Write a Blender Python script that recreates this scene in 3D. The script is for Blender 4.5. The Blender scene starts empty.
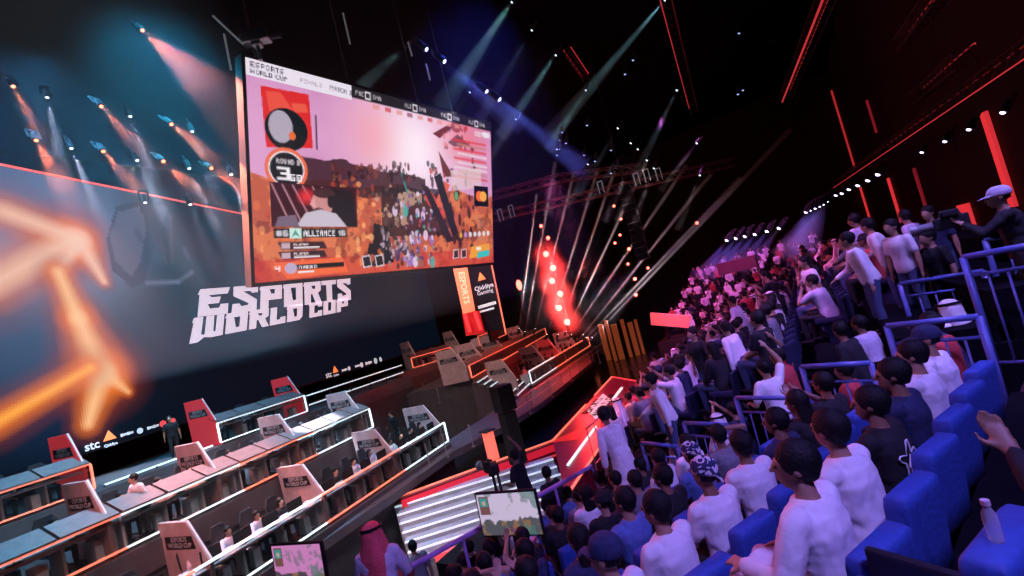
import bpy, bmesh, math, random
import numpy as np
from mathutils import Vector, Matrix, Euler
RND = random.Random(11)
SC = bpy.context.scene
COL = SC.collection
PI = math.pi
def rad(a): return a * PI / 180

# ------------------------------------------------------------------ camera (ultra wide, rolled)
F = 450.0
EYE = Vector((0, 0, 7.0))
ROLL, PITCH, YAW = math.atan(.25), rad(3.4544), rad(-32.7334)
_f = Vector((math.sin(YAW) * math.cos(PITCH), math.cos(YAW) * math.cos(PITCH), math.sin(PITCH)))
_r0 = Vector((math.cos(YAW), -math.sin(YAW), 0)); _u0 = _r0.cross(_f)
_r = _r0 * math.cos(ROLL) - _u0 * math.sin(ROLL)
_u = _r0 * math.sin(ROLL) + _u0 * math.cos(ROLL)
cd = bpy.data.cameras.new('camera'); cam = bpy.data.objects.new('camera', cd); COL.objects.link(cam)
cd.lens = F / 1024 * 36; cd.sensor_width = 36; cd.clip_start = .05; cd.clip_end = 300
cam.matrix_world = Matrix(((_r.x, _u.x, -_f.x, EYE.x), (_r.y, _u.y, -_f.y, EYE.y), (_r.z, _u.z, -_f.z, EYE.z), (0, 0, 0, 1)))
SC.camera = cam
# surveying helpers: a sight line of the photograph met with a level, an upright plane or a distance
def sight(px, py): return _f + _r * ((px - 512) / F) + _u * (-(py - 288) / F)
def at_z(px, py, z):
    d = sight(px, py); t = (z - EYE.z) / d.z
    return EYE + d * t
def at_d(px, py, dist): return EYE + sight(px, py) * dist
def at_plane(px, py, p, n):
    d = sight(px, py); t = (Vector(p) - EYE).dot(n) / d.dot(n)
    return EYE + d * t
def to_px(p):
    q = Vector(p) - EYE; z = q.dot(_f)
    return 512 + F * q.dot(_r) / z, 288 - F * q.dot(_u) / z, z

# ------------------------------------------------------------------ materials
MATS = {}
def mat(name, col, rough=.6, metal=0, emit=0, ecol=None, noise=.12, scale=8, alpha=1, spec=.5, trans=0, bump=0):
    if name in MATS: return MATS[name]
    m = bpy.data.materials.new(name); m.use_nodes = True; nt = m.node_tree
    b = nt.nodes['Principled BSDF']
    c = tuple(col) + (1,)
    b.inputs['Base Color'].default_value = c
    b.inputs['Roughness'].default_value = rough; b.inputs['Metallic'].default_value = metal
    b.inputs['Specular IOR Level'].default_value = spec
    b.inputs['Transmission Weight'].default_value = trans
    b.inputs['Alpha'].default_value = alpha
    if noise and not emit:
        tc = nt.nodes.new('ShaderNodeTexCoord'); n = nt.nodes.new('ShaderNodeTexNoise'); n.inputs['Scale'].default_value = scale
        n.inputs['Detail'].default_value = 4
        nt.links.new(tc.outputs['Object'], n.inputs['Vector'])
        r = nt.nodes.new('ShaderNodeValToRGB')
        r.color_ramp.elements[0].position = .3; r.color_ramp.elements[1].position = .7
        r.color_ramp.elements[0].color = tuple(x * (1 - noise) for x in col) + (1,)
        r.color_ramp.elements[1].color = tuple(min(1, x * (1 + noise)) for x in col) + (1,)
        nt.links.new(n.outputs['Fac'], r.inputs['Fac']); nt.links.new(r.outputs['Color'], b.inputs['Base Color'])
        if bump:
            bp = nt.nodes.new('ShaderNodeBump'); bp.inputs['Strength'].default_value = bump; bp.inputs['Distance'].default_value = .02
            nt.links.new(n.outputs['Fac'], bp.inputs['Height']); nt.links.new(bp.outputs['Normal'], b.inputs['Normal'])
    if emit:
        b.inputs['Emission Color'].default_value = tuple(ecol or col) + (1,)
        b.inputs['Emission Strength'].default_value = emit
    MATS[name] = m; return m
def vcol_mat(name, strength, rough=.5):
    m = bpy.data.materials.new(name); m.use_nodes = True; nt = m.node_tree; b = nt.nodes['Principled BSDF']
    b.inputs['Base Color'].default_value = (.003, .003, .004, 1); b.inputs['Roughness'].default_value = .7; b.inputs['Specular IOR Level'].default_value = .08
    a = nt.nodes.new('ShaderNodeVertexColor'); a.layer_name = 'led'
    nt.links.new(a.outputs['Color'], b.inputs['Emission Color']); b.inputs['Emission Strength'].default_value = strength
    return m
def haze_mat(name, dens, col=(1, 1, 1), aniso=0.0):
    m = bpy.data.materials.new(name); m.use_nodes = True; nt = m.node_tree; nt.nodes.clear()
    v = nt.nodes.new('ShaderNodeVolumeScatter'); v.inputs['Density'].default_value = dens; v.inputs['Color'].default_value = col + (1,)
    v.inputs['Anisotropy'].default_value = aniso
    o = nt.nodes.new('ShaderNodeOutputMaterial'); nt.links.new(v.outputs[0], o.inputs['Volume']); return m

# ------------------------------------------------------------------ object helpers
def obj(name, bm, m=None, parent=None, smooth=False, loc=None, rot=None):
    if isinstance(bm, bmesh.types.BMesh):
        me = bpy.data.meshes.new(name); bm.normal_update(); bm.to_mesh(me); bm.free()
    else: me = bm
    for q in (m if isinstance(m, (list, tuple)) else [m]):
        if q is not None: me.materials.append(q)
    if smooth:
        for p in me.polygons: p.use_smooth = True
    o = bpy.data.objects.new(name, me); COL.objects.link(o)
    if parent is not None: o.parent = parent
    if loc is not None: o.location = loc
    if rot is not None: o.rotation_euler = rot
    return o
def tag(o, label, cat, group=None, kind=None):
    o['label'] = label; o['category'] = cat
    if group: o['group'] = group
    if kind: o['kind'] = kind
    return o
def thing(name, label, cat, loc=(0, 0, 0), rotz=0, group=None):
    o = bpy.data.objects.new(name, None); COL.objects.link(o); o.location = loc; o.rotation_euler = (0, 0, rotz); o.empty_display_size = .2
    return tag(o, label, cat, group)
def struct(name, bm, m):
    o = obj(name, bm, m); o['kind'] = 'structure'; return o
def kids(o): return [c for c in KIDS.get(o.name, [])]
KIDS = {}
def dup(o, loc, rotz=None, label=None, group=None, parent=None, kidmap=None):
    c = o.copy(); COL.objects.link(c); c.location = loc
    if rotz is not None: c.rotation_euler = (0, 0, rotz)
    if label: c['label'] = label
    if group: c['group'] = group
    for ch in list(o.children):
        d = ch.copy(); COL.objects.link(d); d.parent = c
        for g in list(ch.children):
            e = g.copy(); COL.objects.link(e); e.parent = d
    return c
def B(): return bmesh.new()
def box(bm, c, s, rot=None, bev=0, mi=0):
    M = Matrix.Translation(c) @ (rot.to_4x4() if rot is not None else Matrix.Identity(4)) @ Matrix.Diagonal((s[0], s[1], s[2], 1))
    r = bmesh.ops.create_cube(bm, size=1, matrix=M); vs = r['verts']
    fs = {f for v in vs for f in v.link_faces}
    for f in fs: f.material_index = mi
    if bev:
        es = list({e for v in vs for e in v.link_edges})
        bmesh.ops.bevel(bm, geom=es, offset=bev, segments=2, affect='EDGES', profile=.6)
    return vs
class Frame:
    """level frame: s along, n towards the audience, z up"""
    def __init__(s, o, d):
        s.o = Vector((o[0], o[1], 0)); s.d = Vector((d[0], d[1], 0)).normalized(); s.n = Vector((s.d.y, -s.d.x, 0))
        s.rotz = math.atan2(s.d.y, s.d.x)
    def p(s, a, b, z): return s.o + s.d * a + s.n * b + Vector((0, 0, z))
def fbox(bm, fr, s0, s1, n0, n1, z0, z1, mi=0, bev=0):
    vs = [bm.verts.new(fr.p(a, b, z)) for z in (z0, z1) for b in (n0, n1) for a in (s0, s1)]
    for q in ((0, 2, 3, 1), (4, 5, 7, 6), (0, 1, 5, 4), (2, 6, 7, 3), (0, 4, 6, 2), (1, 3, 7, 5)):
        bm.faces.new([vs[i] for i in q]).material_index = mi
    if bev: bmesh.ops.bevel(bm, geom=list({e for v in vs for e in v.link_edges}), offset=bev, segments=2, affect='EDGES')
def prism(bm, pts, off, mi=0):
    """closed prism: polygon pts (3-D) extruded by the vector off"""
    off = Vector(off); a = [bm.verts.new(p) for p in pts]; b = [bm.verts.new(Vector(p) + off) for p in pts]
    n = len(pts); bm.faces.new(a[::-1]).material_index = mi; bm.faces.new(b).material_index = mi
    for i in range(n): bm.faces.new((a[i], a[(i + 1) % n], b[(i + 1) % n], b[i])).material_index = mi
    bmesh.ops.recalc_face_normals(bm, faces=bm.faces[:])
def bar(bm, p, q, w, h=None, mi=0, up=(0, 0, 1)):
    p, q = Vector(p), Vector(q); h = h or w; d = (q - p); L = d.length
    if L < 1e-6: return
    d.normalize(); x = d.cross(Vector(up))
    if x.length < 1e-4: x = d.cross(Vector((1, 0, 0)))
    x.normalize(); y = x.cross(d)
    vs = [bm.verts.new(b + x * (w / 2 * i) + y * (h / 2 * j)) for b in (p, q) for i, j in ((-1, -1), (1, -1), (1, 1), (-1, 1))]
    for f in ((0, 1, 2, 3), (7, 6, 5, 4), (0, 4, 5, 1), (1, 5, 6, 2), (2, 6, 7, 3), (3, 7, 4, 0)):
        bm.faces.new([vs[i] for i in f]).material_index = mi
def tube(bm, pts, rr, seg=8, mi=0, flat=1.0, cap=True, upv=None):
    """lofted round tube with rounded ends; rr radius or list"""
    pts = [Vector(p) for p in pts]; n = len(pts)
    if not isinstance(rr, (list, tuple)): rr = [rr] * n
    P, R = list(pts), list(rr)
    if cap:
        d0 = (pts[0] - pts[1]).normalized(); d1 = (pts[-1] - pts[-2]).normalized()
        P = [pts[0] + d0 * rr[0] * .9, pts[0] + d0 * rr[0] * .6] + P + [pts[-1] + d1 * rr[-1] * .6, pts[-1] + d1 * rr[-1] * .9]
        R = [rr[0] * .35, rr[0] * .78] + R + [rr[-1] * .78, rr[-1] * .35]
    rings = []; ref = None
    for i, p in enumerate(P):
        d = (P[min(i + 1, len(P) - 1)] - P[max(i - 1, 0)]).normalized()
        if ref is None:
            ref = Vector(upv) if upv is not None else Vector((0, 0, 1))
            if abs(d.dot(ref)) > .95: ref = Vector((0, 1, 0))
        x = d.cross(ref).normalized(); y = x.cross(d)
        ref = y
        rings.append([bm.verts.new(p + x * (math.cos(t) * R[i]) + y * (math.sin(t) * R[i] * flat)) for t in (2 * PI * k / seg for k in range(seg))])
    for a, b in zip(rings, rings[1:]):
        for k in range(seg): bm.faces.new((a[k], a[(k + 1) % seg], b[(k + 1) % seg], b[k])).material_index = mi
    bm.faces.new(rings[0][::-1]).material_index = mi; bm.faces.new(rings[-1]).material_index = mi
def loft(bm, rings, seg=14, mi=0, sq=2.0):
    """rings: (centre, x half vector, y half vector)"""
    rs = []
    for c, x, y in rings:
        c, x, y = Vector(c), Vector(x), Vector(y); row = []
        for k in range(seg):
            t = 2 * PI * k / seg; ct, st = math.cos(t), math.sin(t)
            e = 2 / sq
            row.append(bm.verts.new(c + x * math.copysign(abs(ct) ** e, ct) + y * math.copysign(abs(st) ** e, st)))
        rs.append(row)
    for a, b in zip(rs, rs[1:]):
        for k in range(seg): bm.faces.new((a[k], a[(k + 1) % seg], b[(k + 1) % seg], b[k])).material_index = mi
    bm.faces.new(rs[0][::-1]).material_index = mi; bm.faces.new(rs[-1]).material_index = mi
def ell(bm, c, r, rot=None, u=12, v=8, mi=0):
    M = Matrix.Translation(c) @ (rot.to_4x4() if rot is not None else Matrix.Identity(4)) @ Matrix.Diagonal((r[0], r[1], r[2], 1))
    q = bmesh.ops.create_uvsphere(bm, u_segments=u, v_segments=v, radius=1, matrix=M)
    for x in q['verts']:
        for f in x.link_faces: f.material_index = mi
def cyl(bm, p, q, r, seg=12, r2=None, mi=0):
    p, q = Vector(p), Vector(q); d = q - p
    M = Matrix.Translation((p + q) / 2) @ d.to_track_quat('Z', 'Y').to_matrix().to_4x4()
    z = bmesh.ops.create_cone(bm, cap_ends=True, segments=seg, radius1=r, radius2=r if r2 is None else r2, depth=d.length, matrix=M)
    for x in z['verts']:
        for f in x.link_faces: f.material_index = mi
_TXT = {}
def text_mesh(s, size=1.0, ext=.004, bold=True, shear=0.0, align='CENTER'):
    key = (s, size, ext, shear, align)
    if key in _TXT: return _TXT[key]
    c = bpy.data.curves.new('t', 'FONT'); c.body = s; c.size = size; c.extrude = ext; c.align_x = align; c.align_y = 'CENTER'; c.shear = shear
    c.offset = size * .018 if bold else 0; c.resolution_u = 2
    o = bpy.data.objects.new('t', c); COL.objects.link(o)
    dg = bpy.context.evaluated_depsgraph_get(); me = bpy.data.meshes.new_from_object(o.evaluated_get(dg))
    bpy.data.objects.remove(o); bpy.data.curves.remove(c)
    _TXT[key] = me; return me
def text_on(name, s, size, origin, xdir, ydir, m, parent=None, shear=0.0, ext=.004, lift=.01, align='CENTER', sx=1.0):
    me = text_mesh(s, size, ext, True, shear, align).copy(); me.materials.clear(); me.materials.append(m)
    X = Vector(xdir).normalized(); Y = Vector(ydir).normalized(); Z = X.cross(Y).normalized()
    M = Matrix((X * sx, Y, Z)).transposed().to_4x4(); M.translation = Vector(origin) + Z * lift
    me.transform(M)
    o = bpy.data.objects.new(name, me); COL.objects.link(o)
    if parent is not None: o.parent = parent; 
    return o
# ------------------------------------------------------------------ people
SKIN = [mat('skin_tan', (.42, .24, .16), .5, noise=.08), mat('skin_brown', (.26, .14, .09), .5, noise=.08), mat('skin_light', (.58, .36, .26), .5, noise=.08)]
HAIRM = mat('hair_black', (.005, .005, .006), .62, noise=.3, scale=60, bump=.5, spec=.3)
CLOTH = {
 'white': mat('cloth_white', (.82, .80, .84), .8, noise=.04, scale=20, bump=.15),
 'black': mat('cloth_black', (.012, .012, .016), .85, noise=.2, scale=20, bump=.15),
 'navy': mat('cloth_navy', (.02, .03, .09), .85, noise=.2, scale=20, bump=.15),
 'grey': mat('cloth_grey', (.20, .20, .24), .85, noise=.1, scale=20, bump=.15),
 'blue': mat('cloth_blue', (.10, .17, .45), .85, noise=.1, scale=20, bump=.15),
 'red': mat('cloth_red', (.5, .05, .06), .85, noise=.1, scale=20, bump=.15),
 'denim': mat('cloth_denim', (.05, .08, .17), .85, noise=.15, scale=30, bump=.2),
 'beige': mat('cloth_beige', (.5, .40, .32), .85, noise=.08, scale=20, bump=.15),
 'pale': mat('cloth_pale_lilac', (.6, .55, .68), .85, noise=.08, scale=20, bump=.15),
}
SHOE = mat('shoe_black', (.015, .015, .018), .5)
CHECK = mat('headscarf_check', (.75, .1, .12), .85, noise=.25, scale=60)
def patterned(name, a, b, scale):
    m = bpy.data.materials.new(name); m.use_nodes = True; nt = m.node_tree; bs = nt.nodes['Principled BSDF']; bs.inputs['Roughness'].default_value = .85
    tc = nt.nodes.new('ShaderNodeTexCoord'); v = nt.nodes.new('ShaderNodeTexNoise'); v.inputs['Scale'].default_value = scale; v.inputs['Distortion'].default_value = 2.5
    r = nt.nodes.new('ShaderNodeValToRGB'); r.color_ramp.interpolation = 'CONSTANT'
    r.color_ramp.elements[0].color = a + (1,); r.color_ramp.elements[1].color = b + (1,); r.color_ramp.elements[1].position = .52
    nt.links.new(tc.outputs['Object'], v.inputs['Vector']); nt.links.new(v.outputs['Fac'], r.inputs['Fac']); nt.links.new(r.outputs['Color'], bs.inputs['Base Color'])
    return m
BANDANA = patterned('bandana_print', (.02, .03, .1), (.7, .7, .78), 9)
def remesh(bm, vox, smooth=4, disp=0):
    me = bpy.data.meshes.new('tmp'); bmesh.ops.recalc_face_normals(bm, faces=bm.faces[:]); bm.to_mesh(me); bm.free()
    o = bpy.data.objects.new('tmp', me); COL.objects.link(o)
    r = o.modifiers.new('r', 'REMESH'); r.mode = 'VOXEL'; r.voxel_size = vox; r.use_smooth_shade = True
    if disp:
        tx = bpy.data.textures.new('folds', 'CLOUDS'); tx.noise_scale = .11; tx.noise_depth = 2
        d = o.modifiers.new('d', 'DISPLACE'); d.texture = tx; d.strength = disp; d.mid_level = .5; d.texture_coords = 'LOCAL'
    s = o.modifiers.new('s', 'SMOOTH'); s.factor = .5; s.iterations = smooth
    dg = bpy.context.evaluated_depsgraph_get(); out = bpy.data.meshes.new_from_object(o.evaluated_get(dg))
    bpy.data.objects.remove(o); bpy.data.meshes.remove(me)
    for p in out.polygons: p.use_smooth = True
    return out
def ik(S, T, a, b, pole):
    S, T = Vector(S), Vector(T); d = T - S; L = min(d.length, (a + b) * .995); d.normalize(); T = S + d * L
    x = (a * a - b * b + L * L) / (2 * L); h = math.sqrt(max(0, a * a - x * x))
    p = Vector(pole); p = (p - d * p.dot(d)).normalized()
    return S + d * x + p * h, T
def hand_into(bm, W, d, fine, palmn, side, curl=.5):
    """palm and five fingers from the wrist W along d; palmn = palm normal; side = +1/-1 thumb side"""
    d = Vector(d).normalized(); n = Vector(palmn); n = (n - d * n.dot(d)).normalized(); x = d.cross(n).normalized() * side
    c = Vector(W) + d * .05
    loft(bm, [(Vector(W) - d * .01, x * .026, n * .02), (Vector(W) + d * .03, x * .036, n * .017), (Vector(W) + d * .085, x * .041, n * .013), (Vector(W) + d * .1, x * .036, n * .009)], 10)
    if not fine:
        loft(bm, [(Vector(W) + d * .09, x * .035, n * .012), (Vector(W) + d * .14 + n * .02, x * .033, n * .011), (Vector(W) + d * .165 + n * .05, x * .028, n * .01)], 8)
        tube(bm, [Vector(W) + d * .03 + x * .03, Vector(W) + d * .075 + x * .055 + n * .015], .012, 6)
        return
    for i, ln in enumerate((.072, .08, .075, .058)):
        o = x * (.031 - .0207 * i); p0 = Vector(W) + d * .095 + o
        d1 = (d * math.cos(curl * .6) + n * math.sin(curl * .6) + o * .9); d2 = (d * math.cos(curl * 1.7) + n * math.sin(curl * 1.7)); d3 = (d * math.cos(curl * 2.5) + n * math.sin(curl * 2.5))
        p1 = p0 + d1.normalized() * ln * .45; p2 = p1 + d2 * ln * .33; p3 = p2 + d3 * ln * .25
        tube(bm, [p0, p1, p2, p3], [.0098, .0092, .0085, .0075], 8)
    t0 = Vector(W) + d * .028 + x * .028; t1 = t0 + (d * .6 + x * .7 + n * .25).normalized() * .045; t2 = t1 + (d * .85 + x * .15 + n * .45).normalized() * .035
    tube(bm, [t0, t1, t2], [.0135, .0115, .0095], 8)
def person_parts(pose, fine=False, shirt='short', legs='trousers', hair='short', lean=.12, yaw=0, tilt=0, arms=None, feet=None, h=1.0, long_robe=False):
    """returns {part: mesh}; figure faces +Y, origin on the floor under it"""
    vb = .0115 if fine else .02
    out = {}
    hipz = .50 if pose == 'sit' else .93
    H = Vector((0, 0 if pose != 'sit' else -.02, hipz)); s = Vector((0, math.sin(lean), math.cos(lean)))
    yv = Vector((0, math.cos(lean), -math.sin(lean))); X = Vector((1, 0, 0))
    N = H + s * .50
    hd = (s + Vector((0, 0, .35))).normalized()
    hdn = Euler((-tilt, 0, yaw)).to_matrix() @ Matrix.Diagonal((1.07, 1.07, 1.05))
    HC = N + hd * .065 + Vector((0, .02, .112))
    SH = {q: N + X * (.185 * q) - s * .045 for q in (-1, 1)}
    if pose == 'sit':
        K = {q: Vector((.13 * q, .44, .50)) for q in (-1, 1)}; A = {q: Vector((.13 * q, .42, .09)) for q in (-1, 1)}
        tgt = {q: Vector((.11 * q, .34, .60)) for q in (-1, 1)}
    else:
        K = {q: Vector((.10 * q, .03, .50)) for q in (-1, 1)}; A = {q: Vector((.11 * q, 0, .09)) for q in (-1, 1)}
        tgt = {q: Vector((.27 * q, .05, .78)) for q in (-1, 1)}
    if feet: A[1] = Vector(feet[1]); A[-1] = Vector(feet[0]); K = {q: Vector(((H.x + A[q].x) / 2 + .02 * q, (H.y + A[q].y) / 2 + .06, .5)) for q in (-1, 1)}
    hand_dir = {}
    if arms:
        for q, a in arms.items():
            if a is not None: tgt[q] = Vector(a)
    EL, WR = {}, {}
    for q in (-1, 1):
        pole = Vector((.6 * q, -.5, -.8))
        EL[q], WR[q] = ik(SH[q], tgt[q], .285, .255, pole)
    # body
    def torso(bm, g):
        loft(bm, [(H + s * d, X * (w + g), yv * (dd + g)) for d, w, dd in ((-.10, .10, .09), (-.04, .158, .122), (.05, .165, .125), (.16, .148, .112), (.28, .158, .115), (.38, .178, .12), (.455, .165, .10), (.495, .10, .075), (.52, .062 + g * .2, .06))], 16, sq=2.3)
        for q in (-1, 1): ell(bm, SH[q] - X * (.02 * q), (.065 + g, .06 + g, .06 + g), None, 10, 8)
    def leg(bm, q, g, k=1):
        hp = H + X * (.085 * q) - Vector((0, 0, .03))
        m1 = hp.lerp(K[q], .5); m2 = K[q].lerp(A[q], .4)
        tube(bm, [hp, m1, K[q]], [.088 + g, .076 + g, .058 + g], 10)
        tube(bm, [K[q], m2, A[q]], [.056 + g, .054 + g * 1.1, .036 + g * 1.2], 10)
    b = B(); torso(b, -.008)
    tube(b, [N - s * .03, N + hd * .04, HC - Vector((0, .01, .06))], [.066, .055, .052], 10)
    R = hdn
    def hp_(v): return HC + R @ Vector(v)
    ell(b, hp_((0, -.012, .025)), (.074, .094, .092), R, 14, 10)
    loft(b, [(hp_((0, .012, .03)), R @ Vector((.068, 0, 0)), R @ Vector((0, .078, 0))), (hp_((0, .02, -.02)), R @ Vector((.064, 0, 0)), R @ Vector((0, .070, 0))), (hp_((0, .028, -.07)), R @ Vector((.047, 0, 0)), R @ Vector((0, .055, 0))), (hp_((0, .042, -.105)), R @ Vector((.024, 0, 0)), R @ Vector((0, .03, 0)))], 12)
    tube(b, [hp_((0, .092, .012)), hp_((0, .112, -.022))], [.009, .014], 6)                       # nose
    ell(b, hp_((0, .088, -.058)), (.024, .012, .011), R, 8, 6)                                     # mouth
    ell(b, hp_((0, .078, .027)), (.05, .018, .012), R, 8, 6)                                       # brow
    for q in (-1, 1): ell(b, hp_((.075 * q, -.008, -.004)), (.011, .02, .031), R, 8, 6)           # ears
    for q in (-1, 1):
        leg(b, q, 0)
        tube(b, [SH[q], SH[q].lerp(EL[q], .5), EL[q]], [.050, .047, .039], 10)
        tube(b, [EL[q], EL[q].lerp(WR[q], .35), WR[q]], [.040, .041, .026], 10)
        d = (WR[q] - EL[q]).normalized()
        pn = Vector((-q * .3, .3, 1)) if tgt[q].z > N.z - .1 else Vector((-.4 * q, .2, -1))
        if abs(d.dot(pn.normalized())) > .9: pn = Vector((0, 1, 0))
        hand_into(b, WR[q], d, fine, pn, -q if tgt[q].z < N.z else q, .35)
    out['body'] = remesh(b, vb, 3)
    # shirt
    b = B(); g = .014
    if shirt == 'robe':
        torso(b, g + .006)
    else: torso(b, g)
    for q in (-1, 1):
        if shirt == 'short':
            E2 = SH[q].lerp(EL[q], .72); tube(b, [SH[q], SH[q].lerp(E2, .5), E2], [.066, .066, .062], 10)
        else:
            W2 = EL[q].lerp(WR[q], .93); r = .012 if shirt == 'robe' else 0
            tube(b, [SH[q], SH[q].lerp(EL[q], .5), EL[q]], [.066, .062 + r, .055 + r], 10)
            tube(b, [EL[q], EL[q].lerp(W2, .5), W2], [.055 + r, .05 + r, .040 + r], 10)
    if shirt == 'robe':
        if pose == 'sit':
            for q in (-1, 1): leg(b, q, .025)
            loft(b, [(H + Vector((0, .05, .03)), X * .19, Vector((0, 0, .10))), ((0, .44, .50), X * .21, Vector((0, 0, .09)))], 12)
            loft(b, [((0, .45, .50), X * .21, Vector((0, .09, 0))), ((0, .46, .14), X * .23, Vector((0, .12, 0)))], 12)
        else:
            mid = (A[-1] + A[1]) / 2
            w = abs(A[1].x - A[-1].x) / 2 + .10; dd = abs(A[1].y - A[-1].y) / 2 + .11
            loft(b, [(H + s * .1, X * .175, yv * .14), (H, X * .185, Vector((0, .15, 0))), (Vector((mid.x * .5, mid.y * .5, .5)), X * (.19 + w) * .5, Vector((0, (.15 + dd) * .5, 0))), (Vector((mid.x, mid.y, .12)), X * w, Vector((0, dd, 0)))], 16)
    else:
        loft(b, [(H + s * .06, X * .18, yv * .14), (H - s * .07, X * .182, yv * .145)], 14)
    out['robe' if shirt == 'robe' else 'shirt'] = remesh(b, vb * 1.15, 3, .03 if fine else 0)
    if shirt != 'robe':
        b = B()
        loft(b, [(H + s * .05, X * .168, yv * .128), (H - s * .03, X * .17, yv * .132), (H - s * .10, X * .15, yv * .12)], 14)
        for q in (-1, 1): leg(b, q, .012)
        out['trousers'] = remesh(b, vb * 1.2, 2, .02 if fine else 0)
    b = B()
    for q in (-1, 1):
        a = A[q]; z0 = a.z - .09
        loft(b, [((a.x, a.y - .075, z0 + .035), (.032, 0, 0), (0, 0, .034)), ((a.x, a.y - .03, z0 + .05), (.042, 0, 0), (0, 0, .05)), ((a.x, a.y + .05, z0 + .042), (.045, 0, 0), (0, 0, .042)), ((a.x * 1.02, a.y + .13, z0 + .03), (.05, 0, 0), (0, 0, .03)), ((a.x * 1.03, a.y + .185, z0 + .022), (.035, 0, 0), (0, 0, .02))], 10)
    out['shoes'] = obj_less(b)
    # hair / headwear
    b = B()
    if hair in ('short', 'bald', 'curly', 'ponytail'):
        g = .012 if hair != 'curly' else .026
        ell(b, hp_((0, -.022, .036)), (.076 + g, .094 + g * .8, .092 + g), R, 16, 12)
        loft(b, [(hp_((0, -.035, .02)), R @ Vector((.079, 0, 0)), R @ Vector((0, .075, 0))), (hp_((0, -.045, -.035)), R @ Vector((.07, 0, 0)), R @ Vector((0, .058, 0))), (hp_((0, -.05, -.065)), R @ Vector((.05, 0, 0)), R @ Vector((0, .04, 0)))], 12)
        if hair == 'ponytail': tube(b, [hp_((0, -.11, .04)), hp_((0, -.15, -.04)), hp_((0, -.13, -.18))], [.03, .035, .015], 8)
        out['hair'] = remesh(b, vb, 2, .012 if hair == 'curly' else .004)
    elif hair == 'long':
        ell(b, hp_((0, -.022, .036)), (.09, .105, .102), R, 16, 12)
        loft(b, [(hp_((0, -.04, .03)), R @ Vector((.09, 0, 0)), R @ Vector((0, .08, 0))), (hp_((0, -.06, -.08)), R @ Vector((.10, 0, 0)), R @ Vector((0, .06, 0))), (hp_((0, -.08, -.22)), R @ Vector((.11, 0, 0)), R @ Vector((0, .045, 0))), (hp_((0, -.09, -.32)), R @ Vector((.08, 0, 0)), R @ Vector((0, .03, 0)))], 14)
        out['hair'] = remesh(b, vb, 2, .01)
    elif hair == 'bald':
        loft(b, [(hp_((0, -.03, .03)), R @ Vector((.080, 0, 0)), R @ Vector((0, .080, 0))), (hp_((0, -.04, -.03)), R @ Vector((.073, 0, 0)), R @ Vector((0, .066, 0))), (hp_((0, -.045, -.06)), R @ Vector((.055, 0, 0)), R @ Vector((0, .05, 0)))], 14)
        out['hair'] = remesh(b, vb, 2)
    elif hair in ('cap', 'bandana'):
        loft(b, [(hp_((0, -.03, -.035)), R @ Vector((.072, 0, 0)), R @ Vector((0, .072, 0))), (hp_((0, -.03, .03)), R @ Vector((.080, 0, 0)), R @ Vector((0, .08, 0)))], 14)
        out['hair'] = remesh(b, vb, 2)
        b = B()
        loft(b, [(hp_((0, -.018, .012)), R @ Vector((.088, 0, 0)), R @ Vector((0, .106, 0))), (hp_((0, -.02, .06)), R @ Vector((.09, 0, 0)), R @ Vector((0, .107, 0))), (hp_((0, -.022, .105)), R @ Vector((.074, 0, 0)), R @ Vector((0, .088, 0))), (hp_((0, -.022, .132)), R @ Vector((.04, 0, 0)), R @ Vector((0, .05, 0)))], 16)
        if hair == 'cap':
            loft(b, [(hp_((0, .06, .03)), R @ Vector((.078, 0, 0)), R @ Vector((0, 0, .008))), (hp_((0, .12, .024)), R @ Vector((.072, 0, 0)), R @ Vector((0, 0, .007))), (hp_((0, .165, .012)), R @ Vector((.045, 0, 0)), R @ Vector((0, 0, .006)))], 12)
        else: tube(b, [hp_((0, -.11, .02)), hp_((.02, -.15, -.05))], [.022, .012], 6)
        out['cap' if hair == 'cap' else 'bandana'] = remesh(b, min(vb, .013), 1)
    elif hair == 'headscarf':
        ell(b, hp_((0, -.012, .04)), (.095, .112, .10), R, 16, 12)
        loft(b, [(hp_((0, -.035, .06)), R @ Vector((.098, 0, 0)), R @ Vector((0, .09, 0))), (hp_((0, -.05, -.06)), R @ Vector((.115, 0, 0)), R @ Vector((0, .085, 0))), (hp_((0, -.085, -.19)), R @ Vector((.155, 0, 0)), R @ Vector((0, .075, 0))), (hp_((0, -.13, -.42)), R @ Vector((.17, 0, 0)), R @ Vector((0, .045, 0))), (hp_((0, -.14, -.62)), R @ Vector((.13, 0, 0)), R @ Vector((0, .03, 0)))], 18)
        for q in (-1, 1): loft(b, [(hp_((.085 * q, .0, .02)), R @ Vector((.02, 0, 0)), R @ Vector((0, .06, 0))), (hp_((.105 * q, .01, -.12)), R @ Vector((.022, 0, 0)), R @ Vector((0, .065, 0))), (hp_((.14 * q, .03, -.3)), R @ Vector((.03, 0, 0)), R @ Vector((0, .06, 0)))], 10)
        out['headscarf'] = remesh(b, vb, 2, .02)
        b = B()
        for dz in (.072, .088): ring = [hp_((.099 * math.cos(t), -.012 + .117 * math.sin(t), dz + .012 * math.sin(t) * -1)) for t in (2 * PI * k / 20 for k in range(21))]; tube(b, ring, .009, 6, cap=False)
        out['head_cord'] = obj_less(b)
    if fine:
        b = B()
        for q in (-1, 1): ell(b, hp_((.03 * q, .083, .008)), (.012, .009, .008), R, 8, 6)
        out['eyes'] = obj_less(b)
    info = dict(head=HC, wr=WR, el=EL, R=R, N=N)
    return out, info
def obj_less(bm):
    me = bpy.data.meshes.new('m'); bmesh.ops.recalc_face_normals(bm, faces=bm.faces[:]); bm.to_mesh(me); bm.free()
    for p in me.polygons: p.use_smooth = True
    return me
EYE_M = mat('eye_dark', (.02, .015, .012), .15)
PROTO = {}
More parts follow.
